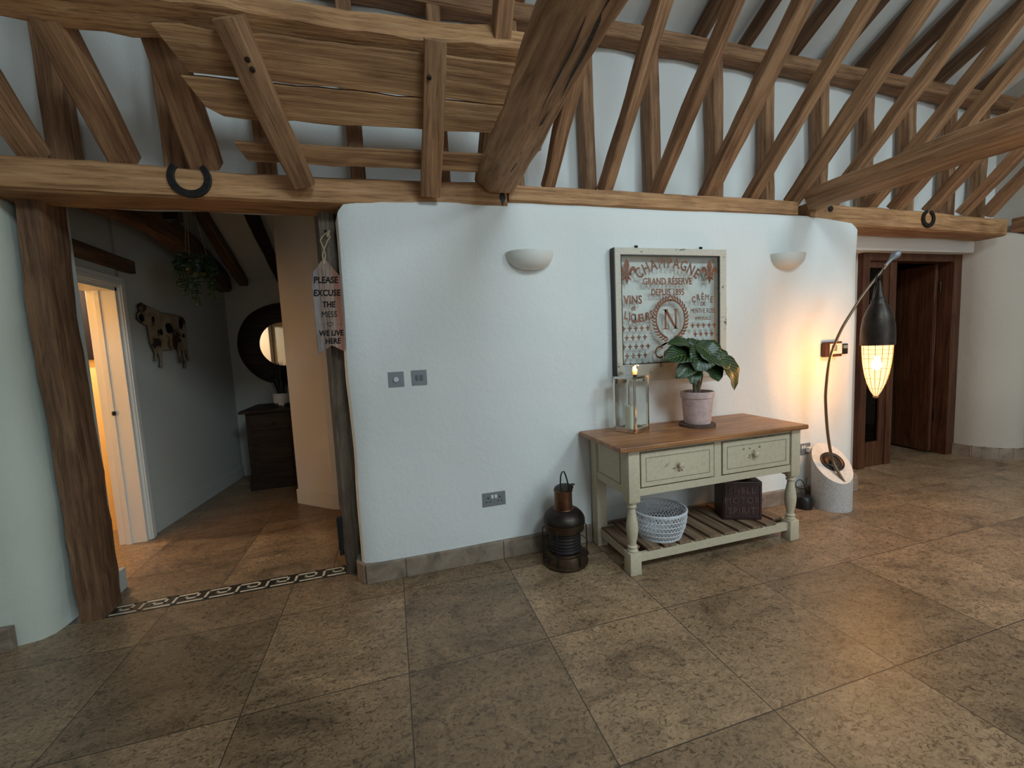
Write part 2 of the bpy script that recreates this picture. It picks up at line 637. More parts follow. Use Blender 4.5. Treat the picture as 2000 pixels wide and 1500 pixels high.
def timber(name, path, w, h, mat, seed=0, up=(0, 0, 1), rough=0.006, wane=0.012, parent=None, wave=0.0, chamfer=0.16, taper=(1, 1), step=0.09, taperw=None):
    """rough-sawn timber; local X runs along its length. path: list of points; w = width across, h = height along up"""
    path = [V(p) for p in path]
    d0 = (path[-1] - path[0]).normalized()
    upv = V(up)
    z = (upv - d0 * upv.dot(d0)).normalized()
    y = z.cross(d0)
    M = Matrix((d0, y, z)).transposed().to_4x4()
    M.translation = path[0]
    Mi = M.inverted()
    loc = [Mi @ p for p in path]
    segs = [(loc[i + 1] - loc[i]).length for i in range(len(loc) - 1)]
    tot = sum(segs)
    n = max(3, int(tot / step))
    rnd = random.Random(seed)
    off = V((rnd.uniform(0, 50), rnd.uniform(0, 50), rnd.uniform(0, 50)))
    ch = chamfer
    sec = [(-1 + ch, -1), (0, -1), (1 - ch, -1), (1, -1 + ch), (1, 0), (1, 1 - ch), (1 - ch, 1), (0, 1), (-1 + ch, 1), (-1, 1 - ch), (-1, 0), (-1, -1 + ch)]
    ns = len(sec)
    vs, fs = [], []
    for i in range(n + 1):
        tt = i / n
        dd = tt * tot
        k = 0
        while k < len(segs) - 1 and dd > segs[k]:
            dd -= segs[k]
            k += 1
        f = dd / segs[k]
        # smooth the bends
        p = loc[k].lerp(loc[k + 1], min(f, 1))
        if len(loc) > 2:
            def at(q):
                q = max(0, min(tot, q))
                kk = 0
                while kk < len(segs) - 1 and q > segs[kk]:
                    q -= segs[kk]
                    kk += 1
                return loc[kk].lerp(loc[kk + 1], min(1, q / segs[kk]))
            p = (at(tt * tot - 0.1) + at(tt * tot) * 2 + at(tt * tot + 0.1)) / 4
            if i == 0:
                p = loc[0]
            if i == n:
                p = loc[-1]
        tp = taper[0] + (taper[1] - taper[0]) * tt
        tw = taperw[0] + (taperw[1] - taperw[0]) * tt if taperw else tp
        lx = p.x
        wob = V((0, noise.noise(off + V((lx * 0.9, 0, 0))) * wave, noise.noise(off + V((lx * 0.9, 9, 0))) * wave))
        sw = 1 + noise.noise(off + V((lx * 1.6, 3, 0))) * wane / max(w, 0.01) * 2
        sh = 1 + noise.noise(off + V((lx * 1.6, 6, 0))) * wane / max(h, 0.01) * 2
        for a, b2 in sec:
            q = V((p.x, p.y + a * w / 2 * tw * sw, p.z + b2 * h / 2 * tp * sh)) + wob
            q += V((0, noise.noise(off + q * 7), noise.noise(off + q * 7 + V((5, 5, 5))))) * rough
            vs.append(q)
    for i in range(n):
        for k in range(ns):
            k2 = (k + 1) % ns
            fs.append((i * ns + k, i * ns + k2, (i + 1) * ns + k2, (i + 1) * ns + k))
    fs.append(tuple(range(ns))[::-1])
    fs.append(tuple(n * ns + k for k in range(ns)))
    me = bpy.data.meshes.new(name)
    me.from_pydata(vs, [], fs)
    bm = bmesh.new()
    bm.from_mesh(me)
    bmesh.ops.recalc_face_normals(bm, faces=bm.faces[:])
    bm.to_mesh(me)
    bm.free()
    me.materials.append(MATS[mat])
    for p in me.polygons:
        p.use_smooth = True
    me.set_sharp_from_angle(angle=R(30))
    o = bpy.data.objects.new(name, me)
    C.objects.link(o)
    if parent is not None:
        o.parent = parent
        o.matrix_local = Matrix.Translation(-parent.location) @ M
    else:
        o.matrix_world = M
    return o


def text_mesh(mb, s, pos, ax, ay, az, size, depth=0.002, align='CENTER', bold=0.0, sx=1.0, shear=0.0, spacing=1.0):
    cu = bpy.data.curves.new('t', 'FONT')
    cu.body = s
    cu.size = size
    cu.align_x = align
    cu.offset = (0.0 if 'M' in s else bold)
    cu.shear = shear
    cu.space_character = spacing
    cu.resolution_u = 3
    o = bpy.data.objects.new('t', cu)
    C.objects.link(o)
    dg = bpy.context.evaluated_depsgraph_get()
    me = bpy.data.meshes.new_from_object(o.evaluated_get(dg))
    C.objects.unlink(o)
    bpy.data.objects.remove(o)
    bpy.data.curves.remove(cu)
    pos, ax, ay, az = V(pos), V(ax), V(ay), V(az)
    vs = [pos + ax * q.co.x * sx + ay * q.co.y for q in me.vertices]
    n = len(vs)
    vs2 = [q + az * depth for q in vs]
    fs = [tuple(p.vertices) for p in me.polygons]
    from collections import Counter
    ec = Counter()
    for f in fs:
        for i in range(len(f)):
            a, b2 = f[i], f[(i + 1) % len(f)]
            ec[(min(a, b2), max(a, b2))] += 1
    side = [(a, b2, b2 + n, a + n) for (a, b2), c2 in ec.items() if c2 == 1]
    mb.add(vs + vs2, [tuple(i + n for i in f) for f in fs] + fs + side)
    bpy.data.meshes.remove(me)


def grid_wall(name, plan, z0, ztop, mat, amp=0.006, nz=22, seed=0, lip=0.05, parent=None, bulge=0.0):
    """plaster wall following a plan line (x, y), outward side on the right of travel; ztop is a function of arclength fraction / x"""
    pts = [V((p[0], p[1], 0)) for p in plan]
    dense = []
    for a, b2 in zip(pts, pts[1:]):
        n = max(1, int((b2 - a).length / 0.12))
        for i in range(n):
            dense.append(a.lerp(b2, i / n))
    dense.append(pts[-1])
    mb = MB()
    L = len(dense)
    vs, fs = [], []
    rows = nz + 4
    for i, p in enumerate(dense):
        d = (dense[min(i + 1, L - 1)] - dense[max(i - 1, 0)]).normalized()
        nrm = V((d.y, -d.x, 0))
        zt = ztop(p.x, p.y) if callable(ztop) else ztop
        for k in range(rows):
            if k < nz:
                z = z0 + (zt - 0.05 - z0) * k / (nz - 1)
                ins = 0
            else:
                a = (k - nz + 1) / 4 * PI / 2
                z = zt - 0.05 + 0.05 * math.sin(a)
                ins = -lip * (1 - math.cos(a))
            q = V((p.x, p.y, z))
            dn = noise.noise(q * 1.7 + V((seed, 0, 0))) * amp * 2 + noise.noise(q * 6 + V((seed, 0, 0))) * amp * 0.5
            q += nrm * (dn + ins + bulge * math.sin(PI * k / rows))
            vs.append(q)
    for i in range(L - 1):
        for k in range(rows - 1):
            fs.append((i * rows + k, (i + 1) * rows + k, (i + 1) * rows + k + 1, i * rows + k + 1))
    mb.add(vs, fs)
    return struct(mb.build(name, mat, parent, smooth=True))


# ------------------------------------------------------------------ the room shell
XL, XR, YB = -3.4, 5.80, -4.4
mb = MB(); mb.box((XL - .1, YB - .1, -0.06), (XR + .1, 0.923, 0)); mb.box((-0.30, 0.923, -0.06), (XR + .1, 3.2, 0)); struct(mb.build('floor', 'floor_tiles'))
mb = MB()
ox, oy = -1.63, 1.37
mb.box((-4.2, 1.035, -0.06), (-0.30, 4.0, 0)); struct(mb.build('floor', 'floor_tiles', origin=(ox, oy, 0)))


def zt_main(x, y):
    pts = [(-0.3, 2.13), (0.0, 2.165), (0.74, 2.18), (3.0, 2.195), (3.7, 2.165)]
    for (a, za), (b2, zb) in zip(pts, pts[1:]):
        if x <= b2:
            z = za + (zb - za) * max(0, (x - a)) / (b2 - a)
            break
    else:
        z = pts[-1][1]
    rl = 0.085
    dl = max(0.0, min(rl, x + 0.225))
    z -= rl - math.sqrt(max(0, rl * rl - (rl - dl) ** 2))
    rr = 0.22
    dr = max(0.0, min(rr, 3.69 - x))
    z -= (rr - math.sqrt(max(0, rr * rr - (rr - dr) ** 2))) * 0.7
    z += noise.noise(V((x * 3, 0, 7))) * 0.008
    return z


plan = [(-0.225, 1.15), (-0.225, 0.90), (-0.222, 0.84), (-0.205, 0.80), (-0.17, 0.783), (-0.10, 0.778)]
plan += [(x, 0.778) for x in (0.3, 0.9, 1.5, 2.1, 2.7, 3.3)]
plan += [(3.52, 0.782), (3.60, 0.80), (3.655, 0.84), (3.68, 0.90), (3.69, 1.0), (3.69, 1.30)]
grid_wall('wall_back', plan, 0, zt_main, 'plaster', 0.007, lip=0.10)
# left piece of the same wall, beyond the oak post
grid_wall('wall_back', [(XL, 0.80), (-2.6, 0.80), (-1.86, 0.80), (-1.77, 0.803), (-1.70, 0.82), (-1.665, 0.86), (-1.655, 0.92), (-1.66, 1.10)], 0, 2.13, 'plaster_left', 0.012, lip=0.06, seed=4)
# curved plaster nib right of the door
def zt_nib(x, y):
    z = 2.16
    if x > 5.55:
        z -= (x - 5.55) ** 2 * 1.2
    return z
grid_wall('wall_right', [(5.50, 1.20), (5.50, 1.05), (5.51, 0.97), (5.55, 0.90), (5.61, 0.83), (5.68, 0.775), (5.74, 0.755), (5.80, 0.76)], 0, zt_nib, 'plaster_right', 0.006, lip=0.10, seed=9)
# wall over the door and the solid behind the pier
mb = MB()
mb.box((3.60, 1.04, 2.00), (5.505, 1.30, 2.30), 0.006)
struct(mb.build('wall_back', 'plaster'))
mb = MB()
mb.box((3.69, 1.17, 0), (4.22, 1.30, 2.02))
mb.box((5.50, 1.17, 0), (XR, 1.30, 2.3))
struct(mb.build('wall_back', 'plaster_right'))

# side walls, rear wall with two windows
mb = MB(); mb.box((XR, YB, 0), (XR + .12, 1.3, 5.2)); struct(mb.build('wall_right', 'plaster_right'))
mb = MB()
mb.box((XL - .12, YB, 0), (XL, 1.3, 0.8)); mb.box((XL - .12, YB, 2.3), (XL, 1.3, 5.2))
mb.box((XL - .12, YB, .8), (XL, -3.1, 2.3)); mb.box((XL - .12, -1.5, .8), (XL, 1.3, 2.3))
struct(mb.build('wall_left', 'plaster'))
mb = MB()
for a, b2 in (((XL, 0), (XR, 0.50)), ((XL, 3.3), (XR, 3.6)), ((XL, .5), (-0.95, 3.3)), ((1.35, .5), (2.15, 3.3)), ((4.45, .5), (XR, 3.3))):
    mb.box((a[0], YB - .14, a[1]), (b2[0], YB, b2[1]))
struct(mb.build('wall_front', 'plaster'))


def window(n, o, ax, w2, z0, z1):
    o, ax = V(o), V(ax)
    ay = V((-ax.y, ax.x, 0))
    root = MB()
    for s0, s1, za, zb in ((0, .06, z0, z1), (w2 - .06, w2, z0, z1), (w2 / 2 - .03, w2 / 2 + .03, z0, z1), (0, w2, z0, z0 + .06), (0, w2, z1 - .06, z1)):
        root.obox(o + ax * (s0 + s1) / 2 + V((0, 0, (za + zb) / 2)), ax, ay, V((0, 0, 1)), (s1 - s0) / 2, 0.03, (zb - za) / 2)
    fr = struct(root.build('window_%d' % n, 'white_paint'))
    g = MB()
    g.obox(o + ax * w2 / 2 + V((0, 0, (z0 + z1) / 2)), ax, ay, V((0, 0, 1)), w2 / 2, 0.003, (z1 - z0) / 2)
    g.build('window_pane', 'glass', fr)


window(1, (-0.95, YB - .07, 0), (1, 0, 0), 2.3, .5, 3.3)
window(2, (2.15, YB - .07, 0), (1, 0, 0), 2.3, .5, 3.3)
window(3, (XL - .06, -3.1, 0), (0, 1, 0), 1.6, .8, 2.3)

# white panels between the studs above the beam, softly bellied
mb = MB()
vs, fs = [], []
nx, nzz = 190, 6
for i in range(nx + 1):
    x = XL + (XR - XL) * i / nx
    ph = (x - 1.38) / 0.508
    for k in range(nzz + 1):
        z = 2.12 + (3.52 - 2.12) * k / nzz
        y = 1.062 + 0.012 * math.cos(2 * PI * ph) + noise.noise(V((x * 2, 0, z * 2))) * 0.008
        vs.append((x, y, z))
for i in range(nx):
    for k in range(nzz):
        a = i * (nzz + 1) + k
        fs.append((a, a + nzz + 1, a + nzz + 2, a + 1))
mb.add(vs, fs)
struct(mb.build('wall_back', 'plaster', smooth=True))
# sloping ceiling up to the ridge and down again
mb = MB()
T = math.tan(R(27))
yr = -1.7
zr = 3.46 + T * (1.05 - yr)
def slope_sheet(mb, ya, za, yb, zb):
    n1, n2 = 60, 18
    vs, fs = [], []
    for i in range(n1 + 1):
        for k in range(n2 + 1):
            x = XL - .1 + (XR - XL + .2) * i / n1
            y = ya + (yb - ya) * k / n2
            z = za + (zb - za) * k / n2 + noise.noise(V((x, y, 3))) * 0.02
            vs.append((x, y, z))
    for i in range(n1):
        for k in range(n2):
            a = i * (n2 + 1) + k
            fs.append((a, a + n2 + 1, a + n2 + 2, a + 1))
    mb.add(vs, fs)
slope_sheet(mb, 1.08, 3.46, yr, zr)
slope_sheet(mb, yr, zr, YB - .1, 3.46)
struct(mb.build('ceiling', 'plaster', smooth=True))
for q_, sx_ in enumerate((1.2, 3.9)):  # out-of-view frames round the rooflights added to light the ceiling
    nn_ = V((0, math.sin(R(26)), -math.cos(R(26))))
    tt_ = V((0, math.cos(R(26)), math.sin(R(26))))
    c_ = V((sx_, -3.30, 4.02)) - nn_ * 0.03
    mb = MB()
    for du_, dv_, hu_, hv_ in ((-.58, 0, .03, .56), (.58, 0, .03, .56), (0, -.53, .6, .03), (0, .53, .6, .03)):
        mb.obox(c_ + V((du_, 0, 0)) + tt_ * dv_, V((1, 0, 0)), tt_, nn_, hu_, hv_, .04)
    struct(mb.build('window_%d' % (4 + q_), 'white_paint'))

# stone skirting along the back wall
mb = MB()
xs = [-0.20, 0.02, 0.61, 1.22, 1.83, 2.44, 3.05, 3.60]
for a, b2 in zip(xs, xs[1:]):
    mb.box((a + .001, 0.752, 0), (b2 - .001, 0.79, 0.112), 0.004)
mb.obox((-0.222, 0.80, .056), V((.55, -.83, 0)), V((.83, .55, 0)), V((0, 0, 1)), 0.036, 0.012, 0.056, 0.003)
mb.box((-0.255, 0.83, 0), (-0.232, 0.93, 0.112), 0.003)
mb.obox((3.655, 0.80, .056), V((.77, .64, 0)), V((-.64, .77, 0)), V((0, 0, 1)), 0.07, 0.012, 0.056, 0.003)
mb.box((3.695, 0.85, 0), (3.72, 1.17, 0.112), 0.003)
struct(mb.build('baseboard_back', 'stone_skirting'))
mb = MB()
mb.box((XL, 0.765, 0), (-1.775, 0.80, 0.115), 0.004)
struct(mb.build('baseboard_back', 'stone_skirting'))
mb = MB()
pp = [(5.475, 1.17), (5.49, 0.98), (5.525, 0.90), (5.59, 0.815), (5.665, 0.755), (5.74, 0.728), (5.795, 0.725)]
for (xa, ya), (xb, yb) in zip(pp, pp[1:]):
    d = V((xb - xa, yb - ya, 0))
    L = d.length
    d.normalize()
    nr = V((-d.y, d.x, 0))
    mb.obox(V(((xa + xb) / 2, (ya + yb) / 2, .055)) + nr * .012, d, nr, V((0, 0, 1)), L / 2 + .008, 0.012, 0.055)
mb.box((5.775, YB, 0), (5.798, 0.725, 0.11))
struct(mb.build('baseboard_right', 'stone_skirting'))

# ------------------------------------------------------------------ hall behind the opening
def hz(x, y):
    return 2.13 + 0.46 * (3.6 - y) + 0.10 * (x + 1.6)
# left wall (with door opening) : runs (-1.82,1.2)->(-1.82,2.07)->(-1.65,3.6)
WO, WU = V((-1.82, 2.07, 0)), V((0.17, 1.53, 0)).normalized()
WN = V((WU.y, -WU.x, 0))
DY0, DY1, DZ = 1.30, 1.99, 1.855
mb = MB()
mb.box((-1.95, 1.15, 0), (-1.80, DY0, 3.6))
mb.box((-1.95, DY0, DZ), (-1.80, DY1, 3.6))
mb.add([(-1.80, DY1, 0), (-1.82, 2.07, 0), (-1.65, 3.62, 0), (-1.95, 3.62, 0), (-1.95, DY1, 0), (-1.80, DY1, 3.6), (-1.82, 2.07, 3.6), (-1.65, 3.62, 3.6), (-1.95, 3.62, 3.6), (-1.95, DY1, 3.6)],
       [(0, 1, 6, 5), (1, 2, 7, 6), (2, 3, 8, 7), (3, 4, 9, 8), (4, 0, 5, 9)])
struct(mb.build('wall_left', 'plaster_hall'))
mb = MB(); mb.box((-1.95, 3.60, 0), (0.7, 3.7, 3.6)); struct(mb.build('wall_back', 'plaster_hall'))
mb = MB(); mb.box((0.6, 1.1, 0), (0.7, 3.7, 3.6)); struct(mb.build('wall_right', 'plaster_hall'))
mb = MB(); mb.box((-0.22, 1.10, 0), (0.7, 1.16, 3.6)); mb.box((-1.95, 1.10, 2.25), (0.7, 1.16, 3.6)); struct(mb.build('wall_front', 'plaster_hall'))
mb = MB()
mb.add([(-1.95, 1.08, hz(-1.95, 1.08)), (0.7, 1.08, hz(0.7, 1.08)), (0.7, 3.65, hz(0.7, 3.65)), (-1.95, 3.65, hz(-1.95, 3.65))], [(0, 1, 2, 3)])
struct(mb.build('ceiling', 'plaster_hall'))
# return of plaster beside the left post
mb = MB(); mb.box((-1.95, 1.10, 0), (-1.592, 1.235, 2.25), 0.01); struct(mb.build('wall_left', 'plaster_hall'))
mb = MB(); mb.box((-1.596, 1.12, 0), (-1.568, 1.255, 0.125), 0.004); struct(mb.build('baseboard_left', 'plaster_hall'))
# angled pier on the right of the hall
mb = MB()
pc = [(-0.855, 2.387), (-0.53, 2.095), (-0.485, 2.075), (-0.34, 2.22), (-0.5, 2.75)]
mb.prism(pc, (0, 0, 0), (1, 0, 0), (0, 1, 0), (0, 0, 1), 3.2)
struct(mb.build('wall_pier', 'plaster_pier'))
mb = MB()
def skirt(mb, pts, h, t, z=0.0):
    for (xa, ya), (xb, yb) in zip(pts, pts[1:]):
        d = V((xb - xa, yb - ya, 0)); L = d.length; d.normalize(); nr = V((d.y, -d.x, 0))
        mb.obox(V(((xa + xb) / 2, (ya + yb) / 2, z + h / 2)) + nr * t / 2, d, nr, V((0, 0, 1)), L / 2 + t * .5, t / 2, h / 2, 0.003)
skirt(mb, pc[:4], 0.13, 0.014)
struct(mb.build('baseboard_pier', 'plaster_pier'))
mb = MB()
skirt(mb, [(-1.82, 2.085), (-1.65, 3.6)], 0.12, 0.014)
struct(mb.build('baseboard_left', 'plaster_hall'))
mb = MB()
skirt(mb, [(-1.65, 3.6), (0.6, 3.6)], 0.12, 0.014)
struct(mb.build('baseboard_hall', 'plaster_hall'))
# door frame in the left hall wall
mb = MB()
mb.box((-1.97, DY1 - .025, 0), (-1.80, DY1, DZ), 0.002)
mb.box((-1.97, DY0, 0), (-1.80, DY0 + .025, DZ), 0.002)
mb.box((-1.97, DY0, DZ - .025), (-1.80, DY1, DZ), 0.002)
mb.box((-1.92, DY1 - .037, 0), (-1.89, DY1 - .02, DZ - .02), 0.001)
fr = struct(mb.build('door_1', 'white_paint'))
mb = MB()
for o0, o1, x in ((0.0, .075, -1.785), (0.012, .045, -1.777)):
    mb.box((-1.81, DY1 + o0, 0), (x, DY1 + o1, DZ + o1), 0.004)
    mb.box((-1.81, DY0 - o1, 0), (x, DY0 - o0, DZ + o1), 0.004)
    mb.box((-1.81, DY0 - o0, DZ + o0), (x, DY1 + o0, DZ + o1), 0.004)
mb.build('architrave', 'white_paint', fr)
mb = MB()
mb.box((-1.90, DY1 - .045, .955), (-1.88, DY1 - .036, .985), 0.002)
mb.box((-1.895, DY1 - .06, .965), (-1.885, DY1 - .045, .975), 0.002)
mb.build('strike_plate', 'black_iron', fr)
# small lit room beyond
mb = MB()
mb.box((-3.6, 2.32, 0), (-1.95, 2.42, 2.4))
mb.box((-3.7, 1.2, 0), (-3.6, 2.42, 2.4))
mb.box((-3.6, 1.24, 0), (-1.95, 1.28, 2.4))
mb.box((-3.7, 1.2, 2.32), (-1.95, 2.42, 2.42))
struct(mb.build('wall_left', 'plaster_yellow'))
mb = MB()
mb.box((-2.62, 2.292, 1.36), (-2.115, 2.318, 1.93), 0.003)
pic = mb.build('wall_panel', 'ink', origin=(-2.4, 2.3, 1.36))
tag(pic, 'tall black panel on the bright yellow wall seen through the hall door', 'panel')

# meander strip let into the floor
mb = MB()
mb.box((-1.505, 0.923, -0.02), (-0.325, 1.035, 0.0015))
band = mb.build('floor_border', 'mosaic_dark', origin=(-0.9, 0.98, 0))
tag(band, 'dark stone strip with a pale Greek key pattern across the wide opening', 'floor border')
mb = MB()
y0, y1 = 0.935, 1.023
pitch = 0.1525
H = y1 - y0
lw = 0.0130
def seg(xa, ya, xb, yb):
    x0, x1 = min(xa, xb) - lw / 2, max(xa, xb) + lw / 2
    a, b2 = min(ya, yb) - lw / 2, max(ya, yb) + lw / 2
    x0 = max(x0, -1.50); x1 = min(x1, -0.33)
    if x1 > x0:
        mb.box((x0, a, 0.001), (x1, b2, 0.0026))
k0 = -1.372 - pitch
for k in range(8):
    u = k0 + k * pitch
    a, b2 = y0 + lw / 2, y1 - lw / 2
    seg(u, a, u, b2)
    seg(u, b2, u + pitch * .70, b2)
    seg(u + pitch * .70, b2, u + pitch * .70, a + H * .36)
    seg(u + pitch * .70, a + H * .36, u + pitch * .34, a + H * .36)
    seg(u + pitch * .34, a + H * .36, u + pitch * .34, a + H * .52)
    seg(u + pitch * .20, a, u + pitch, a)
mb.build('key_pattern', 'mosaic_light', band)

# ------------------------------------------------------------------ the oak frame
def put(o, label, cat='beam', group=None):
    return tag(o, label, cat, group)

put(timber('wall_plate', [(XL, 0.90, 2.185), (-1.5, 0.90, 2.182), (-0.3, 0.90, 2.172), (0.745, 0.90, 2.200)], 0.23, 0.145, 'oak_pale', 1, rough=0.006, wane=0.008),
    'long pale oak beam over the wide opening with a big horseshoe on it')
put(timber('wall_plate', [(0.757, 0.90, 2.218), (1.9, 0.90, 2.222), (2.985, 0.90, 2.228)], 0.23, 0.105, 'oak_pale', 2, wane=0.006),
    'oak beam resting on the white wall above the glass wine sign')
put(timber('wall_plate', [(3.10, 0.90, 2.20), (4.3, 0.90, 2.185), (5.42, 0.90, 2.168)], 0.23, 0.15, 'oak_pale', 3, wane=0.01),
    'oak beam above the dark door carrying the small horseshoe')
put(timber('end_plate', [(5.715, 0.86, 2.205), (5.715, -0.6, 2.15), (5.715, -3.8, 2.15)], 0.13, 0.14, 'oak', 4),
    'oak beam running along the right hand end wall')

# posts of the opening
put(timber('door_post', [(-1.557, 1.00, 0.0), (-1.562, 1.0, 0.85), (-1.583, 1.0, 1.6), (-1.566, 1.0, 2.13)], 0.185, 0.092, 'oak_post', 11, up=(1, 0, 0), rough=0.008, wane=0.012, chamfer=0.12),
    'thick dark oak post at the left of the wide opening', 'post')
put(timber('door_post', [(-0.283, 0.99, 0.0), (-0.268, 0.99, 1.0), (-0.275, 0.99, 2.13)], 0.15, 0.085, 'oak_grey', 12, up=(1, 0, 0), rough=0.012, wane=0.012, wave=0.008, chamfer=0.1),
    'gnarled grey oak post the pennant sign hangs on', 'post')

# vertical studs above the beam
ordn = ['first', 'second', 'third', 'fourth', 'fifth', 'sixth', 'seventh', 'eighth', 'ninth', 'tenth', 'eleventh', 'twelfth', 'thirteenth', 'fourteenth', 'fifteenth', 'sixteenth', 'seventeenth']
stud_x = [-1.94, -1.435, -0.975, -0.554, -0.084, 0.407, 0.875, 1.385, 1.888, 2.422, 2.903, 3.446, 3.944, 4.438, 4.962, 5.39]
for i, x in enumerate(stud_x):
    wd = 0.105 if i == 1 else 0.082
    o = timber('stud', [(x, 0.985, 2.235), (x - .01, 0.985, 3.32)], 0.085, wd, 'oak', 20 + i, up=(1, 0, 0), rough=0.004, wane=0.007, wave=0.006)
    if i == 0:
        lab = 'upright oak stud at the extreme left above the left wall'
    elif i < 7:
        lab = '%s upright oak stud behind the old plank rack, counting from the photo left' % ordn[i - 1]
    elif i < 12:
        lab = '%s upright oak stud to the right of the heavy split tie beam' % ordn[i - 7]
    else:
        lab = '%s upright oak stud to the right of where the right tie beam lands' % ordn[i - 12]
    put(o, lab, 'stud', 'oak studs above the wall beam')

# purlin on the studs
put(timber('purlin', [(XL, 0.985, 3.36), (1.5, 0.985, 3.35), (XR, 0.985, 3.345)], 0.12, 0.10, 'oak', 40, rough=0.004, wane=0.003, wave=0.003),
    'horizontal oak purlin along the top of all the studs')

# main rafters, rising toward the room at about 45 degrees
def rafter(x, ang, length, w2, h2, seed, lab, mat='oak', y=0.86, z=2.29, kink=None, dx=0.0):
    a = R(ang)
    p0 = V((x, y, z))
    d = V((dx, -math.cos(a), math.sin(a)))
    pts = [p0, p0 + d * length * .5, p0 + d * length]
    if kink:
        pts[1] += V(kink)
    o = timber('rafter', pts, w2, h2, mat, seed, rough=0.006, wane=0.012, wave=0.012, chamfer=0.15, step=0.1)
    return put(o, lab, 'rafter', 'main oak rafters rising from the wall beam')

rafter(-1.48, 43, 2.7, 0.10, 0.10, 50, 'oak rafter cut off by the left edge of the photo')
rafter(-1.14, 41.5, 2.7, 0.105, 0.10, 51, 'oak rafter crossing the widest stud, left of the big horseshoe')
rafter(-0.80, 47, 2.7, 0.12, 0.10, 52, 'bent oak rafter behind the left end of the planks, just over the big horseshoe', kink=(-0.03, 0.02, 0.03))
rafter(0.625, 45.5, 2.7, 0.085, 0.09, 53, 'oak rafter behind the right end of the plank rack')
rx = [1.045, 1.435, 1.82, 2.225, 2.60, 2.99, 3.385, 3.80, 4.09, 4.51, 4.93, 5.27]
ra = [45, 49, 46.2, 46.8, 44.6, 45, 46, 46, 46.5, 46.5, 47, 48]
rw = [.075, .072, .068, .105, .082, .085, .078, .085, .085, .085, .085, .085]
for i, x in enumerate(rx):
    if i < 6:
        lab = '%s slanting oak rafter right of the split tie beam, before the right tie beam' % ordn[i]
    else:
        lab = '%s slanting oak rafter standing on the beam past the foot of the right tie beam' % ordn[i - 6]
    rafter(x, ra[i], 2.7, rw[i], 0.078 + 0.006 * (i % 3), 60 + i, lab)

put(timber('rafter_stub', [(.935, .815, 2.50), (.925, .50, 2.80)], 0.085, 0.10, 'oak', 131, chamfer=0.42), 'short rounded timber end poking out behind the split tie beam', 'beam')

# upper rafters between purlin and ridge
ux = [-1.9, -1.45, -1.0, -0.5, -0.05, 0.4, 0.93, 1.40, 1.86, 2.269, 2.662, 3.109, 3.50, 3.842, 4.232, 4.736, 5.324]
for i, x in enumerate(ux):
    a = R(27)
    p0 = V((x, 0.98, 3.42))
    d = V((0, -math.cos(a), math.sin(a)))
    o = timber('upper_rafter', [p0, p0 + d * 2.4], 0.08, 0.09, 'oak_dark' if i > 8 else 'oak', 90 + i, rough=0.006, wane=0.01, wave=0.012, chamfer=0.3, step=0.12)
    if i < 9:
        lab = '%s shallow upper rafter above the purlin, counting from the left wall' % ordn[i]
    else:
        lab = '%s dark upper rafter on the purlin over the glass sign and door, counting rightward' % ordn[i - 9]
    put(o, lab, 'rafter', 'upper rafters above the purlin')

# tie beams
def sweep(name, secs, mat, seed, rough=0.008):
    """secs: list of lists of corner points, same count; lofted, frame along local X"""
    a, b2 = V((0, 0, 0)), V((0, 0, 0))
    for p in secs[0]:
        a += V(p)
    for p in secs[-1]:
        b2 += V(p)
    a /= len(secs[0]); b2 /= len(secs[0])
    d = (b2 - a).normalized()
    z = (V((0, 0, 1)) - d * d.z).normalized()
    y = z.cross(d)
    M = Matrix((d, y, z)).transposed().to_4x4()
    M.translation = a
    Mi = M.inverted()
    # densify around and along
    rings = []
    for i in range(len(secs) - 1):
        n = max(1, int((V(secs[i + 1][0]) - V(secs[i][0])).length / 0.07))
        for k in range(n + (1 if i == len(secs) - 2 else 0)):
            t = k / n
            ring = []
            m_ = len(secs[i])
            for j in range(m_):
                p = V(secs[i][j]).lerp(V(secs[i + 1][j]), t)
                q = V(secs[i][(j + 1) % m_]).lerp(V(secs[i + 1][(j + 1) % m_]), t)
                for s2 in (0.06, 0.35, 0.65, 0.94):
                    ring.append(Mi @ p.lerp(q, s2))
            rings.append(ring)
    m_ = len(rings[0])
    vs, fs = [], []
    for rg in rings:
        for q in rg:
            vs.append(q + V((noise.noise(q * 3 + V((seed, 0, 0))), noise.noise(q * 3 + V((seed, 5, 0))), noise.noise(q * 3 + V((seed, 9, 0))))) * rough * 1.5
                      + V((0, noise.noise(q * 11 + V((seed, 5, 0))), noise.noise(q * 11 + V((seed, 9, 0))))) * rough * 0.5)
    for i in range(len(rings) - 1):
        for k in range(m_):
            k2 = (k + 1) % m_
            fs.append((i * m_ + k, i * m_ + k2, (i + 1) * m_ + k2, (i + 1) * m_ + k))
    fs.append(tuple(range(m_))[::-1])
    fs.append(tuple((len(rings) - 1) * m_ + k for k in range(m_)))
    me = bpy.data.meshes.new(name)
    me.from_pydata(vs, [], fs)
    bm = bmesh.new(); bm.from_mesh(me); bmesh.ops.recalc_face_normals(bm, faces=bm.faces[:]); bm.to_mesh(me); bm.free()
    me.materials.append(MATS[mat])
    for p in me.polygons:
        p.use_smooth = True
    me.set_sharp_from_angle(angle=R(30))
    o = bpy.data.objects.new(name, me)
    C.objects.link(o)
    o.matrix_world = M
    return o


def lin(p, q, y):
    p, q = V(p), V(q)
    return tuple(p + (q - p) * (y - p.y) / (q.y - p.y))


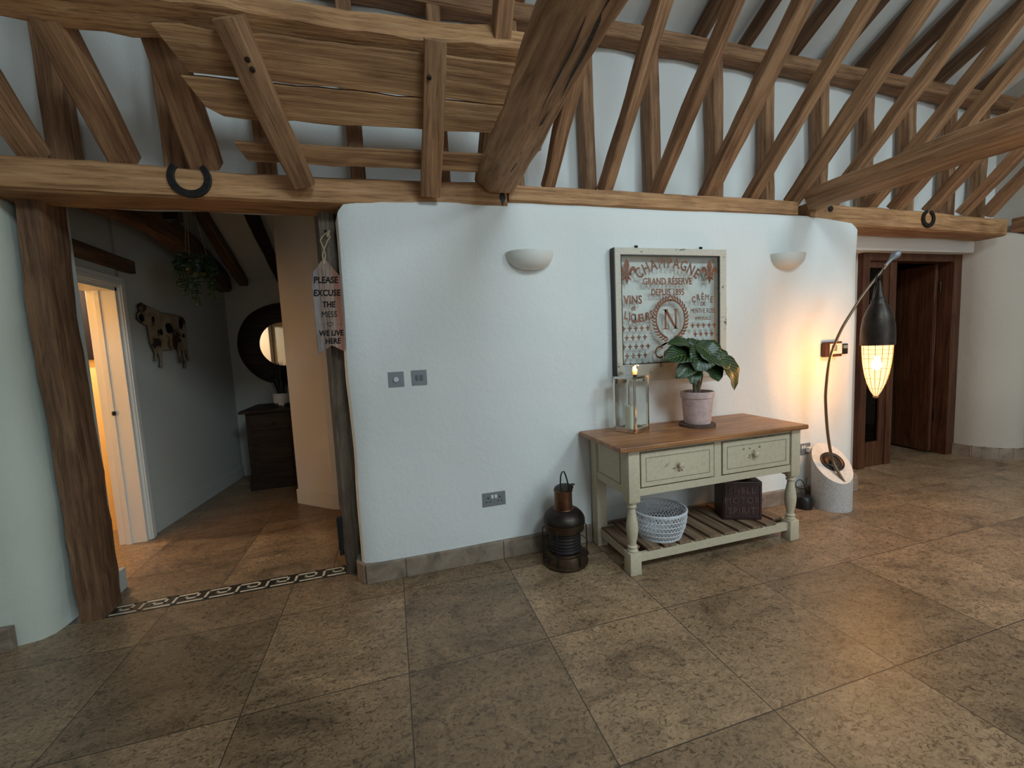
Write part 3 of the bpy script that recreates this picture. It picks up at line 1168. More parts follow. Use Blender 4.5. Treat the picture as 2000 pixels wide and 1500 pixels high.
# left tie: corners top-left, bottom-left, bottom-right, top-right at wall and toward the viewer
ltl = ((0.558, 0.75, 2.267), (0.56, -0.34, 2.41))
lbl = ((0.629, 0.75, 2.201), (0.64, -0.41, 2.365))
lbr = ((0.775, 0.75, 2.208), (0.785, -0.48, 2.337))
ltr = ((0.80, 0.75, 2.36), (0.83, -0.48, 2.53))
ltt = ((0.60, 0.75, 2.38), (0.60, -0.34, 2.53))
secs = []
for y in (0.755, 0.3, -0.2, -0.7, -1.0):
    secs.append([lin(*ltl, y), lin(*lbl, y), lin(*lbr, y), lin(*ltr, y), lin(*ltt, y)])
end = [V(p) + V((0, -3.2, 0.0)) for p in secs[-1]]
secs.append([tuple(p) for p in end])
tie = sweep('tie_beam', secs, 'oak_tie', 3, 0.010)
put(tie, 'heavy weathered tie beam with long splits, coming forward right of the plank rack', 'beam')
# shakes (splits) that run along its underside: thin dark grooves let into the face
def face_pt(y, f):
    a, b2 = V(lin(*lbl, y)), V(lin(*lbr, y))
    return a.lerp(b2, f)
mb = MB()
for ys, f0, f1, ww in (((0.02, 0.60), 0.66, 0.42, 0.011), ((-0.62, -0.02), 0.62, 0.74, 0.009), ((0.30, 0.72), 0.80, 0.50, 0.007), ((-0.45, 0.10), 0.35, 0.42, 0.005)):
    n = 14
    top, bot = [], []
    for i in range(n + 1):
        t = i / n
        y = ys[0] + (ys[1] - ys[0]) * t
        p = face_pt(y, f0 + (f1 - f0) * t + 0.05 * noise.noise(V((y * 6, f0 * 9, 0)))) - V((0, 0, 0.004))
        wv = ww * math.sin(PI * min(max(t, .02), .98)) * (0.8 + 0.5 * noise.noise(V((y * 15, 0, f0))))
        top.append(p + V((wv, 0, 0)))
        bot.append(p - V((wv, 0, 0)))
    vs = [tuple(p) for p in top + bot] + [tuple(p + V((0, 0, .02))) for p in top + bot]
    fs = []
    for i in range(n):
        fs.append((i, i + 1, n + 2 + i, n + 1 + i))
    mb.add(vs, fs)
o = mb.build('split', 'oak_black')
o.parent = tie
o.matrix_parent_inverse = tie.matrix_world.inverted()

rtl = ((2.989, 0.75, 2.339), (2.99, -0.353, 2.339))
rbl = ((3.05, 0.75, 2.215), (3.05, -0.32, 2.235))
rbr = ((3.16, 0.75, 2.215), (3.17, -0.26, 2.19))
rtr = ((3.19, 0.75, 2.33), (3.2, -0.3, 2.35))
secs = []
for y in (0.765, 0.3, -0.2, -0.5):
    secs.append([lin(*rtl, y), lin(*rbl, y), lin(*rbr, y), lin(*rtr, y)])
secs.append([tuple(V(p) + V((0, -3.7, 0.0))) for p in secs[-1]])
put(sweep('tie_beam', secs, 'oak_tie', 8, 0.009), 'rounded tie beam coming forward at the upper right of the photo', 'beam')
# notch end that laps over the wall beam
put(timber('beam_stub', [(2.98, 0.80, 2.29), (2.98, 0.762, 2.23)], 0.01, 0.01, 'oak_dark', 5), 'dark notch under the foot of the right tie beam', 'beam')
bpy.data.objects.remove(bpy.data.objects['beam_stub'])

# horizontal rail the rack leans on
put(timber('top_rail', [(XL, 0.41, 2.685), (-1.2, 0.41, 2.705), (-0.25, 0.41, 2.725), (0.93, 0.41, 2.75)], 0.125, 0.135, 'oak_pale', 71, up=(0, 0.5, 1), rough=0.013, wane=0.02, wave=0.02, chamfer=0.12),
    'thick rough oak rail across the top left of the photo')

# plank rack
rack = thing('hay_rack', 'old oak plank rack of three boards on two battens leaning above the opening', 'rack', (-0.05, 0.76, 2.19))
PN = V((0, -.7071, -.7071))     # toward the viewer
PU = V((0, -.7071, .7071))      # up the slope
def plank(outline, seed, th=0.028):
    """outline: (x, z) on the slope plane"""
    o0 = V((0, 0.75, 2.2)) - PN * 0.010
    pts = [V((x, 0, 0)) + PU * ((z - 2.2) * 1.4142) for x, z in outline]
    n = len(pts)
    f = [o0 + p for p in pts]
    k = [o0 + p - PN * th for p in pts]
    mb = MB()
    mb.add(f + k, [tuple(range(n)), tuple(range(n, 2 * n))[::-1]] + [(i, n + i, n + (i + 1) % n, (i + 1) % n) for i in range(n)])
    return mb
def wavy(x0, z0, x1, z1, n, amp, seed):
    return [(x0 + (x1 - x0) * i / n, z0 + (z1 - z0) * i / n + amp * noise.noise(V((i * .55, seed, 0)))) for i in range(n + 1)]
p1 = wavy(-.776, 2.602, .72, 2.63, 16, .010, 1) + [(.70, 2.512)] + wavy(.66, 2.508, -.70, 2.496, 14, .008, 2)
p2 = wavy(-.735, 2.487, .66, 2.505, 16, .008, 3) + [(.64, 2.42)] + wavy(.60, 2.414, -.52, 2.385, 12, .008, 4) + [(-.62, 2.388), (-.68, 2.41)]
p3 = wavy(-.612, 2.312, .60, 2.337, 12, .004, 5) + wavy(.59, 2.272, -.573, 2.254, 12, .006, 6)
for i, pp_ in enumerate((p1, p2, p3)):
    plank(pp_, i).build('board', 'oak_plank', rack, bev=0.003)
timber('batten', [(-.340, .735, 2.175), (-.42, .52, 2.40), (-.492, .295, 2.635)], 0.105, 0.055, 'oak', 81, up=-PN, rough=0.005, wane=0.012, parent=rack)
timber('batten', [(.292, .738, 2.160), (.302, .52, 2.39), (.302, .275, 2.655)], 0.105, 0.055, 'oak', 82, up=-PN, rough=0.005, wane=0.014, parent=rack, taper=(0.85, 1.05))
mb = MB()
for x, y, z in ((-.455, .38, 2.545), (-.445, .40, 2.52), (.275, .36, 2.555), (.325, .365, 2.565)):
    mb = MB()
    mb.lathe([(0.011, 0), (0.011, 0.004), (0.006, 0.006)], V((x, y, z)) + PN * 0.024, 10, PN)
    mb.build('peg', 'oak_black', rack)
pass

# hall timbers
put(timber('hall_brace', [(-1.62, 3.52, 2.13), (-1.60, 2.9, 2.26), (-1.58, 2.35, 2.33), (-1.58, 1.9, 2.37), (-1.60, 1.22, 2.30)], 0.14, 0.20, 'oak_dark', 141, rough=0.01, wane=0.02, chamfer=0.3),
    'thick curved dark beam under the hall ceiling above the hanging plant')
for i, (x, w2) in enumerate(((-1.445, .085), (-1.075, .085))):
    y0 = 3.56
    put(timber('hall_rafter', [(x, y0, hz(x, y0) - .03), (x, 1.2, hz(x, 1.2) - .03)], w2, 0.10, 'oak_black' if i else 'oak_dark', 150 + i, rough=0.005),
        ['dark hall rafter running down to the left end of the back wall', 'dark hall rafter ending beside the white pier above the round mirror'][i], 'rafter', 'hall rafters')
put(timber('door_lintel', [(-1.785, 1.26, 2.035), (-1.79, 2.19, 2.03)], 0.05, 0.095, 'oak_dark', 145, rough=0.003, wane=0.004),
    'short dark lintel let into the hall wall above the white door frame')

# ------------------------------------------------------------------ door on the right
mb = MB()
mb.box((4.16, 1.12, 0), (4.24, 1.24, 1.998), .003)
mb.box((5.38, 1.12, 0), (5.50, 1.24, 1.998), .003)
mb.box((4.24, 1.122, 1.93), (5.38, 1.238, 1.998), .003)
mb.box((4.535, 1.14, 0), (4.62, 1.23, 1.95), .003)
dr = struct(mb.build('door_2', 'mahogany'))
mb = MB()
mb.box((4.24, 1.15, 0), (4.535, 1.19, 0.24), .002)
mb.box((4.24, 1.15, 1.87), (4.535, 1.19, 1.93), .002)
mb.box((4.24, 1.15, 0.24), (4.27, 1.19, 1.87), .002)
mb.box((4.46, 1.15, 0.24), (4.535, 1.19, 1.87), .002)
for zz in (0.9, 1.4):
    pass
mb.build('side_panel_frame', 'mahogany', dr)
mb = MB()
mb.box((4.27, 1.167, .24), (4.46, 1.173, 1.87))
mb.build('door_glass', 'dark_glass', dr)
mb = MB()
for k in range(34):
    z = .27 + k * .048
    mb.box((4.27, 1.172, z), (4.46, 1.178, z + .012))
mb.build('glass_ribs', 'lens_glass', dr)
# open leaf, hinged on the right jamb
mb = MB()
hp = V((5.345, 1.235, 0))
du = V((0.10, 1.0, 0)).normalized()
dn = V((-du.y, du.x, 0))
mb.obox(hp + du * .40 + V((0, 0, .975)) , du, dn, V((0, 0, 1)), .40, .020, .955, .003)
leaf = mb.build('door_leaf', 'mahogany', dr)
mb = MB()
mb.obox(hp + du * .12 + dn * .0205 + V((0, 0, .975)), du, dn, V((0, 0, 1)), .11, .002, .95, .001)
mb.obox(hp + du * .68 + dn * .0205 + V((0, 0, .975)), du, dn, V((0, 0, 1)), .11, .002, .95, .001)
mb.build('stile', 'mahogany', leaf)
mb = MB()
for z in (.35, 1.65):
    mb.lathe([(.008, 0), (.008, .1)], (5.365, 1.215, z), 10)
mb.build('hinge', 'bronze_dark', dr)
# dark room beyond
mb = MB()
mb.box((3.9, 3.0, 0), (5.9, 3.1, 2.4)); mb.box((3.85, 1.3, 0), (3.9, 3.1, 2.4)); mb.box((5.85, 1.3, 0), (5.9, 3.1, 2.4)); mb.box((3.85, 1.3, 2.3), (5.9, 3.1, 2.4))
struct(mb.build('wall_back', 'oak_dark'))

# ------------------------------------------------------------------ horseshoes
def horseshoe(c, w2, h2, label, gap=0.78, r=0.014):
    mb = MB()
    pts = []
    for i in range(25):
        a = -PI / 2 + (PI - gap) * (i / 12 - 1)
        pts.append(V(c) + V((w2 / 2 * math.sin(a + PI / 2) * 1.0, 0, -h2 / 2 * math.cos(a + PI / 2))))
    n = len(pts)
    vs, fs = [], []
    for i, p in enumerate(pts):
        d = (pts[min(i + 1, n - 1)] - pts[max(i - 1, 0)]).normalized()
        nn = V((-d.z, 0, d.x))
        rr = r * (1 + 0.25 * math.sin(PI * i / (n - 1)))
        for a2, b3 in ((-1, 0), (-1, -1), (1, -1), (1, 0)):
            vs.append(p + nn * rr * a2 + V((0, b3 * 0.012, 0)))
    for i in range(n - 1):
        for k in range(4):
            fs.append((i * 4 + k, i * 4 + (k + 1) % 4, i * 4 + 4 + (k + 1) % 4, i * 4 + 4 + k))
    fs += [(0, 1, 2, 3), tuple((n - 1) * 4 + k for k in (3, 2, 1, 0))]
    mb.add(vs, fs)
    o = mb.build('horseshoe', 'iron', origin=c, bev=0.003)
    tag(o, label, 'horseshoe')
    for i in (4, 7, 10, 14, 17, 20):
        mb = MB()
        mb.lathe([(0.004, 0), (0.003, 0.003)], pts[i] + V((0, -.011, 0)), 8, (0, -1, 0))
        mb.build('nail', 'black_iron', o)
horseshoe((-0.852, 0.783, 2.198), 0.155, 0.155, 'large black horseshoe, open end up, on the beam over the wide opening')
horseshoe((4.368, 0.780, 2.200), 0.125, 0.115, 'small rusty horseshoe on the beam above the dark door', gap=0.30, r=0.013)

# ------------------------------------------------------------------ pennant sign
sg = thing('pennant_sign', 'weathered plank pennant sign reading please excuse the mess, hung on twine', 'sign', (-0.283, 0.83, 1.84))
sy = 0.845
SO = V((-0.287, sy, 0))
def sprism(outl, mat, name, th=.012, dy=0.0):
    mb = MB()
    mb.prism(outl, (SO.x, sy + dy, 0), (1, 0, 0), (0, 0, 1), (0, -1, 0), th)
    return mb.build(name, mat, sg, bev=0.0015)
# outline at this depth: shoulders 1.745, tip 1.84, bottom 1.316, notch 1.362
def zt(x): return 1.838 - abs(x + .003) / .0725 * .095
def zb(x): return 1.318 + max(0, 1 - abs(x - .002) / .075) * .047
for (xa, xb, mt) in ((-.0735, -.036, 'sign_grey'), (-.0355, -.001, 'sign_wood'), (-.0005, .036, 'sign_wood'), (.0365, .0735, 'sign_red')):
    xm = 0.5 * (xa + xb)
    ol = [(xa, zb(xa)), (xm, zb(xm)), (xb, zb(xb)), (xb, zt(xb)), (xm, zt(xm)), (xa, zt(xa))]
    sprism(ol, mt, 'slat')
mb = MB()
for tx, z, sz, dx in (('PLEASE', 1.703, .044, -.002), ('EXCUSE', 1.634, .043, -.002), ('THE', 1.573, .040, .002), ('MESS', 1.519, .042, .0), ('WE LIVE', 1.418, .038, .003), ('HERE', 1.374, .038, .008)):
    text_mesh(mb, tx, (SO.x + dx, sy - .0125, z), (1, 0, 0), (0, 0, 1), (0, -1, 0), sz * 1.08, .0012, bold=0.0011, sx=.82, shear=.10)
hp_ = [(16 * math.sin(t) ** 3, 13 * math.cos(t) - 5 * math.cos(2 * t) - 2 * math.cos(3 * t) - math.cos(4 * t)) for t in [2 * PI * i / 28 for i in range(28)]]
mb.tube([(SO.x + .002 + a * .00085, sy - .0135, 1.480 + b3 * .00085) for a, b3 in hp_], .0011, 6, closed=True)
for dx in (-.05, -.038, -.026, .030, .042, .054):
    mb.lathe([(.0016, 0), (.0016, .001)], (SO.x + dx, sy - .0125, 1.478), 8, (0, -1, 0))
mb.build('lettering', 'ink', sg)
mb = MB()
k = V((-0.268, 0.885, 1.985))
hole = V((-0.290, sy - .014, 1.80))
mb.tube([k, k + V((.018, -.03, -.03)), V((-.262, .835, 1.93)), V((-.282, .832, 1.885)), V((-.295, .832, 1.85)), V((-.293, .832, 1.825)), hole], .0032, 6)
mb.tube([k, k + V((-.02, -.03, -.03)), V((-.300, .835, 1.93)), V((-.285, .829, 1.885)), V((-.279, .832, 1.85)), V((-.286, .832, 1.825)), hole], .0032, 6)
for i in range(4):
    mb.lathe([(.004, -.006), (.009, 0), (.004, .006)], (-.262 + .003 * i, .842, 1.955 + .008 * i), 8)
mb.build('twine', 'twine', sg)
mb = MB()
mb.tube([(-.275, .93, 1.99), (-.275, .88, 1.985), (-.275, .875, 1.995)], .006, 8)
o = mb.build('hook', 'black_iron', origin=(-.275, .93, 1.99))
tag(o, 'black iron hook in the grey post holding the pennant sign', 'hook')

# ------------------------------------------------------------------ wall lights
def sconce(x, zt_, label):
    root = thing('wall_light', label, 'wall light', (x, 0.77, zt_), 'half bowl wall lights')
    mb = MB()
    W2, D, H2 = 0.147, 0.105, 0.105
    n, m_ = 24, 9
    vs, fs = [], []
    for sgn, off in ((1, 0.0), (-1, 0.006)):
        for j in range(m_ + 1):
            ph = PI / 2 * j / m_
            for i in range(n + 1):
                th = PI * i / n
                rr = math.cos(ph) ** 0.75
                vs.append((x + (W2 - off) * rr * -math.cos(th), 0.772 - (D - off) * rr * math.sin(th), zt_ - (H2 - off) * math.sin(ph)))
    st = (m_ + 1) * (n + 1)
    for s2 in (0, 1):
        for j in range(m_):
            for i in range(n):
                a = s2 * st + j * (n + 1) + i
                fs.append((a, a + 1, a + n + 2, a + n + 1))
    for i in range(n):
        fs.append((i, i + 1, st + i + 1, st + i))
    mb.add(vs, fs)
    mb.build('bowl', 'ceramic', root, smooth=True)
    mb = MB()
    mb.box((x - .05, .755, zt_ - .075), (x + .05, .775, zt_ - .01), .003)
    mb.build('back_plate', 'white_paint', root)
sconce(0.868, 1.868, 'cream half bowl wall light alone on the wall left of the sign')
sconce(2.855, 1.885, 'cream half bowl wall light between the glass sign and the lamp')

# ------------------------------------------------------------------ glass wine sign
wx0, wx1, wz0, wz1 = 1.415, 2.275, 1.04, 1.90
wyb, wyf = 0.762, 0.722
ws = thing('glass_wine_sign', 'old window frame with copper wine merchant lettering on its glass', 'sign', ((wx0 + wx1) / 2, wyb, wz0))
mb = MB()
mb.box((wx0, wyf, wz0), (wx0 + .042, wyb, wz1), .004); mb.box((wx1 - .055, wyf, wz0), (wx1, wyb, wz1), .004)
mb.box((wx0 + .038, wyf, wz1 - .044), (wx1 - .05, wyb, wz1), .004); mb.box((wx0 + .038, wyf, wz0), (wx1 - .05, wyb, wz0 + .115), .004)
mb.build('frame', 'distressed', ws)
mb = MB()
mb.box((wx0 - .006, wyf + .004, wz0), (wx0 + .001, wyb + .01, wz1), .001)
mb.build('frame_edge', 'frame_dark', ws)
mb = MB()
g = .006
mb.box((wx0 + .042, wyf + .002, wz0 + .115), (wx0 + .042 + g, wyf + .016, wz1 - .044)); mb.box((wx1 - .055 - g, wyf + .002, wz0 + .115), (wx1 - .055, wyf + .016, wz1 - .044))
mb.box((wx0 + .042, wyf + .002, wz1 - .044 - g), (wx1 - .055, wyf + .016, wz1 - .044)); mb.box((wx0 + .042, wyf + .002, wz0 + .115), (wx1 - .055, wyf + .016, wz0 + .115 + g))
mb.build('glazing_bead', 'frame_dark', ws)
mb = MB()
gy = wyf + .012
mb.box((wx0 + .04, gy, wz0 + .11), (wx1 - .05, gy + .003, wz1 - .04))
mb.build('pane', 'glass', ws)
mb = MB()
for x in (1.59, 2.09):
    mb.box((x - .012, .752, wz1), (x + .012, .758, wz1 + .022), .001)
    mb.lathe([(.005, 0), (.005, .01)], (x, .752, wz1 + .014), 8, (0, -1, 0))
mb.build('hanger', 'iron', ws)
# lettering, measured on the pane: x runs 1.47..2.26
LT = MB()
LA = ((1, 0, 0), (0, 0, 1), (0, -1, 0))
gx = 1.815
def fleur(mb, cx, cz, h):
    k = h
    def pr_(pts):
        mb.prism([(a * k, b3 * k) for a, b3 in pts], (cx, gy, cz), *LA, .0016)
    pr_([(0, .5), (.09, .36), (.12, .22), (.07, .02), (.05, -.08), (-.05, -.08), (-.07, .02), (-.12, .22), (-.09, .36)])
    for s in (1, -1):
        q = [(s * .08, -.06), (s * .13, .10), (s * .22, .20), (s * .33, .20), (s * .40, .10), (s * .38, -.02), (s * .32, -.06), (s * .30, .02), (s * .26, .06), (s * .20, -.02), (s * .16, -.10)]
        pr_(q)
        pr_([(s * .05, -.17), (s * .15, -.24), (s * .20, -.34), (s * .12, -.30), (s * .05, -.26)])
    pr_([(-.20, -.08), (.20, -.08), (.20, -.15), (-.20, -.15)])
    pr_([(-.06, -.15), (.06, -.15), (.08, -.3), (0, -.5), (-.08, -.3)])
fleur(LT, 1.505, 1.752, .165)
fleur(LT, 2.142, 1.752, .165)
# arched CHAMPAGNE
word = 'CHAMPAGNE'
adv = [1.0, 1.02, 1.0, 1.18, .9, .95, 1.05, 1.02, .85]
totw = sum(adv)
Rr = 0.36
cz0 = 1.778 - Rr
arc = 1.34
pos = 0
for ch, a_ in zip(word, adv):
    t = (pos + a_ / 2) / totw - .5
    pos += a_
    th = t * arc
    ax = V((math.cos(th), 0, -math.sin(th)))
    az2 = V((math.sin(th), 0, math.cos(th)))
    p = V((gx, gy, cz0)) + az2 * Rr
    text_mesh(LT, ch, p, ax, az2, (0, -1, 0), .098, .0016, bold=.0014, sx=.74)
def ln(s, x, z, size, sx=1.0, bold=.0006, sp=1.0, al='CENTER'):
    text_mesh(LT, s, (x, gy, z), *LA, size, .0016, bold=bold, sx=sx, spacing=sp, align=al)
ln('GRAND RÉSERVE', gx - .005, 1.670, .060, .82, .0012, 1.02)
ln('DEPUIS 1895', gx - .005, 1.600, .058, .80, .0012, 1.02)
ln('VINS', 1.545, 1.548, .076, .85, .0015)
ln('et', 1.548, 1.505, .046, .9, .001)
wd = 'LIQUEURS'
for i, ch in enumerate(wd):
    t = (i + .5) / len(wd) - .5
    text_mesh(LT, ch, (1.586 + t * .222, gy, 1.430 + 0.06 * t * t * 1.8), (1, 0, .25 * t), (-.25 * t, 0, 1), (0, -1, 0), .073, .0016, bold=.0016, sx=.68)
wd = 'CRÈME'
for i, ch in enumerate(wd):
    t = (i + .5) / len(wd) - .5
    text_mesh(LT, ch, (2.085 + t * .175, gy, 1.567 - 0.06 * t * t * 2), (1, 0, -.35 * t), (.35 * t, 0, 1), (0, -1, 0), .058, .0016, bold=.001, sx=.8)
ln('DE', 2.088, 1.526, .036, .9)
ln('MENTHE ROSE', 2.088, 1.476, .047, .66, .0008)
ln('IMPERIALE', 2.088, 1.428, .036, .8)
# wreath and N
cxw, czw, aw, bw = 1.828, 1.442, .122, .135
for s in (1, -1):
    for i in range(17):
        a = R(-80 + 158 * i / 16)
        p = V((cxw + s * aw * math.cos(a), gy, czw + bw * math.sin(a)))
        d = V((-s * aw * math.sin(a), 0, bw * math.cos(a))).normalized()
        for side in (-1, 1):
            nn = V((-d.z, 0, d.x)) * side
            ax = (d * .85 + nn * .55).normalized()
            ay = V((-ax.z, 0, ax.x))
            L = .036
            LT.prism([(0, 0), (L * .35, .0065), (L * .75, .005), (L, 0), (L * .75, -.005), (L * .35, -.0065)], p, ax, ay, (0, -1, 0), .0016)
    for i in range(3):
        LT.prism([(0, 0), (.035, .007), (.07, 0), (.035, -.007)], (cxw + s * (.005 + i * .012), gy, czw - bw - .012 - i * .006), V((s * .94, 0, -.30)), V((s * .30, 0, .94)), (0, -1, 0), .0016)
# serif N
for x in (-.046, .034):
    LT.prism([(x, -.062), (x + .013, -.062), (x + .013, .062), (x, .062)], (cxw, gy, czw), *LA, .0016)
    LT.prism([(x - .012, -.066), (x + .025, -.066), (x + .025, -.060), (x - .012, -.060)], (cxw, gy, czw), *LA, .0016)
    LT.prism([(x - .012, .060), (x + .025, .060), (x + .025, .066), (x - .012, .066)], (cxw, gy, czw), *LA, .0016)
LT.prism([(-.050, .062), (-.026, .062), (.047, -.062), (.030, -.062)], (cxw, gy, czw), *LA, .0016)
# rows of little lilies
for side, x0 in ((0, 1.468), (1, 1.998)):
    for r_ in range(5):
        cnt = 5 if r_ % 2 == 0 else 4
        z = 1.388 - r_ * .059 + (0.004 if side else 0)
        for i in range(cnt):
            x = x0 + .045 * i + (.022 if cnt == 4 else 0) + .004
            fleur(LT, x, z, .040)
ln('Co', 1.76, 1.185, .12, .8, .0)
LT.build('lettering', 'lettering', ws)

# ------------------------------------------------------------------ switches, sockets, thermostat
def plate(name, x0, x1, z0, z1, label, cat, mat='brushed_steel', th=.007):
    mb = MB()
    mb.box((x0, .777 - th, z0), (x1, .782, z1), .0015)
    o = mb.build(name, mat, origin=((x0 + x1) / 2, .777, z0))
    return tag(o, label, cat)
p = plate('light_switch', -.002, .084, 1.114, 1.200, 'square steel light switch, left of the pair on the white wall', 'switch')
mb = MB()
mb.lathe([(.016, 0), (.014, .010), (.0, .010)], (.041, .770, 1.157), 20, (0, -1, 0))
mb.lathe([(.003, 0), (.002, .002)], (.011, .770, 1.157), 8, (0, -1, 0)); mb.lathe([(.003, 0), (.002, .002)], (.071, .770, 1.157), 8, (0, -1, 0))
mb.build('knob', 'chrome', p)
p = plate('light_switch', .127, .212, 1.116, 1.202, 'square steel light switch, right of the pair on the white wall', 'switch')
mb = MB()
for x in (.150, .175):
    mb.box((x, .764, 1.143), (x + .014, .770, 1.175), .002)
mb.build('rocker', 'socket_grey', p)
def socket(x0, z0, label):
    p = plate('wall_socket', x0, x0 + .146, z0, z0 + .086, label, 'socket')
    mb = MB()
    for cx in (x0 + .036, x0 + .110):
        mb.box((cx - .003, .7685, z0 + .048), (cx + .003, .7705, z0 + .058))
        for s in (-1, 1):
            mb.box((cx + s * .011 - .004, .7685, z0 + .026), (cx + s * .011 + .004, .7705, z0 + .031))
    mb.build('pin_hole', 'black_plastic', p)
    mb = MB()
    for cx in (x0 + .062, x0 + .084):
        mb.box((cx - .008, .765, z0 + .048), (cx + .008, .770, z0 + .070), .001)
    mb.build('rocker', 'white_paint', p)
    return p
socket(.496, .340, 'double steel socket low on the wall left of the ship lantern')
socket(2.975, .365, 'double socket low on the wall between table and lamp base')
mb = MB()
mb.box((3.07, .735, .385), (3.115, .7685, .425), .004)
plug = tag(mb.build('plug', 'white_paint', origin=(3.09, .75, .38)), 'white plug in the socket beside the lamp base', 'plug')
th_ = thing('thermostat', 'wooden framed thermostat on the wall behind the lamp arm', 'thermostat', (3.31, .77, 1.11))
mb = MB(); mb.box((3.227, .742, 1.114), (3.392, .776, 1.230), .003); mb.build('wooden_frame', 'mahogany', th_)
mb = MB(); mb.box((3.262, .736, 1.135), (3.385, .744, 1.215), .002); mb.build('body', 'white_paint', th_)
mb = MB(); mb.box((3.275, .733, 1.158), (3.33, .737, 1.203), .001); mb.build('display', 'screen', th_)
o = plate('wall_control', 3.428, 3.490, 1.128, 1.208, 'small dark control plate right of the thermostat', 'switch', 'bronze_dark', .010)
mb = MB(); mb.box((3.437, .762, 1.172), (3.481, .768, 1.198), .001); mb.build('display', 'screen', o)

# ------------------------------------------------------------------ console table
tb = thing('console_table', 'cream green console table with wooden top, two drawers and slatted shelf', 'table', (1.83, .53, 0))
TX0, TX1, TY0, TY1, TZ = 1.150, 2.462, .262, .766, .747
lx = (1.220, 2.368)
LW = .070
mb = MB()
mb.box((TX0, TY0, .718), (TX1, TY1, TZ), .007)
mb.build('tabletop', 'pine_top', tb)
mb = MB()
a0, a1, b0, b1 = lx[0] + .004, lx[1] + LW - .004, .301, .741
# apron: carcass box with openings suggested by frames
mb.box((lx[0] + LW, a1 and .305, .450), (lx[1], .325, .492), .002)
mb.box((lx[0] + LW, .305, .700), (lx[1], .325, .720), .002)
mb.box((1.792, .305, .492), (1.842, .325, .700), .002)
mb.box((lx[0] + LW, .725, .450), (lx[1], .741, .720), .002)
mb.build('front_rail', 'cream_green', tb)
for xs_, nm in ((lx[0] + .006, 'l'), (lx[1] + LW - .024, 'r')):
    mb = MB()
    mb.box((xs_, .36, .450), (xs_ + .018, .70, .720), .002)
    sp = mb.build('side_panel', 'cream_green', tb)
    xo = xs_ - .002 if nm == 'l' else xs_ + .018
    mb = MB()
    for (ya, yb, za, zb_) in ((.395, .665, .500, .503), (.395, .665, .683, .686), (.395, .398, .500, .686), (.662, .665, .500, .686)):
        mb.box((xo, ya, za), (xo + .002, yb, zb_))
    mb.build('panel_line', 'cream_line', sp)
def turned_leg(x, y):
    mb = MB()
    cx, cy = x + LW / 2, y + LW / 2
    mb.box((x, y, .420), (x + LW, y + LW, .720), .003)
    mb.box((x, y, 0), (x + LW, y + LW, .128), .003)
    pf = [(.024, .126), (.029, .130), (.030, .138), (.024, .143), (.022, .148), (.028, .153), (.028, .160), (.021, .167), (.022, .185), (.029, .215), (.033, .250), (.0335, .275), (.030, .305), (.024, .340), (.020, .366), (.019, .380), (.026, .386), (.027, .394), (.021, .400), (.030, .410), (.032, .421)]
    mb.lathe(pf, (cx, cy, 0), 24)
    return mb
for x in lx:
    turned_leg(x, .297).build('leg', 'cream_green', tb, smooth=True)
for x in lx:
    mb = MB(); mb.box((x, .678, 0), (x + LW, .748, .720), .003)
    mb.build('leg', 'cream_green', tb)
for i, (dx0, dx1) in enumerate(((1.300, 1.785), (1.850, 2.355))):
    mb = MB()
    mb.box((dx0, .300, .500), (dx1, .322, .692), .003)
    dw = mb.build('drawer', 'cream_green', tb)
    mb = MB()
    e = .030
    for (xa, xb, za, zb_) in ((dx0 + e, dx1 - e, .528, .5305), (dx0 + e, dx1 - e, .662, .6645), (dx0 + e, dx0 + e + .0025, .528, .6645), (dx1 - e - .0025, dx1 - e, .528, .6645)):
        mb.box((xa, .2985, za), (xb, .3005, zb_))
    mb.box((dx0 - .004, .304, .6925), (dx1 + .004, .306, .6985))
    mb.build('panel_line', 'cream_line', dw)
    mb = MB()
    cx = (dx0 + dx1) / 2 + (.005 if i == 0 else -.026)
    mb.lathe([(.010, 0), (.009, .008), (.017, .014), (.0195, .021), (.017, .028), (.009, .032), (.0, .033)], (cx, .300, .602), 20, (0, -1, 0))
    mb.build('knob', 'cream_green', dw, smooth=True)
    # worn patches round the knob
    mb = MB()
    rnd = random.Random(5 + i)
    for k in range(9 if i else 5):
        px, pz = cx + rnd.gauss(0, .035 if i else .03), .602 + rnd.gauss(.02 if i else .005, .022)
        ol = [(rnd.uniform(.5, 1) * .011 * math.cos(a), rnd.uniform(.4, 1) * .007 * math.sin(a)) for a in [2 * PI * q / 9 for q in range(9)]]
        mb.prism(ol, (px, .3002, pz), (1, 0, 0), (0, 0, 1), (0, -1, 0), .0006)
    if i == 0:
        for px, pz in ((1.46, .602), (1.47, .612)):
            mb.prism([(-.016, 0), (0, .003), (.012, .001), (0, -.003)], (px, .3002, pz), (1, 0, .3), (0, 0, 1), (0, -1, 0), .0006)
    mb.build('worn_patch', 'cream_line', dw)
# lower frame and slats
mb = MB()
mb.box((lx[0] + LW - .005, .318, .062), (lx[1] + .005, .343, .112), .002)
mb.build('shelf_rail', 'cream_green', tb)
mb = MB()
mb.box((lx[0] + LW - .005, .705, .062), (lx[1] + .005, .728, .112), .002)
mb.build('shelf_rail', 'cream_green', tb)
for x in (lx[0] + .022, lx[1] + .022):
    mb = MB(); mb.box((x, .360, .062), (x + .026, .690, .112), .002); mb.build('shelf_rail', 'cream_green', tb)
ns_ = 11
x0, x1 = 1.245, 2.412
pw = (x1 - x0) / ns_
for k in range(ns_):
    mb = MB()
    xa = x0 + k * pw
    ya, yb = (.322, .724)
    if k == 0 or k == ns_ - 1:
        ya, yb = .372, .672
    mb.box((xa, ya, .112), (xa + pw - .024, yb, .128), .002)
    mb.build('slat', 'slat_wood', tb)

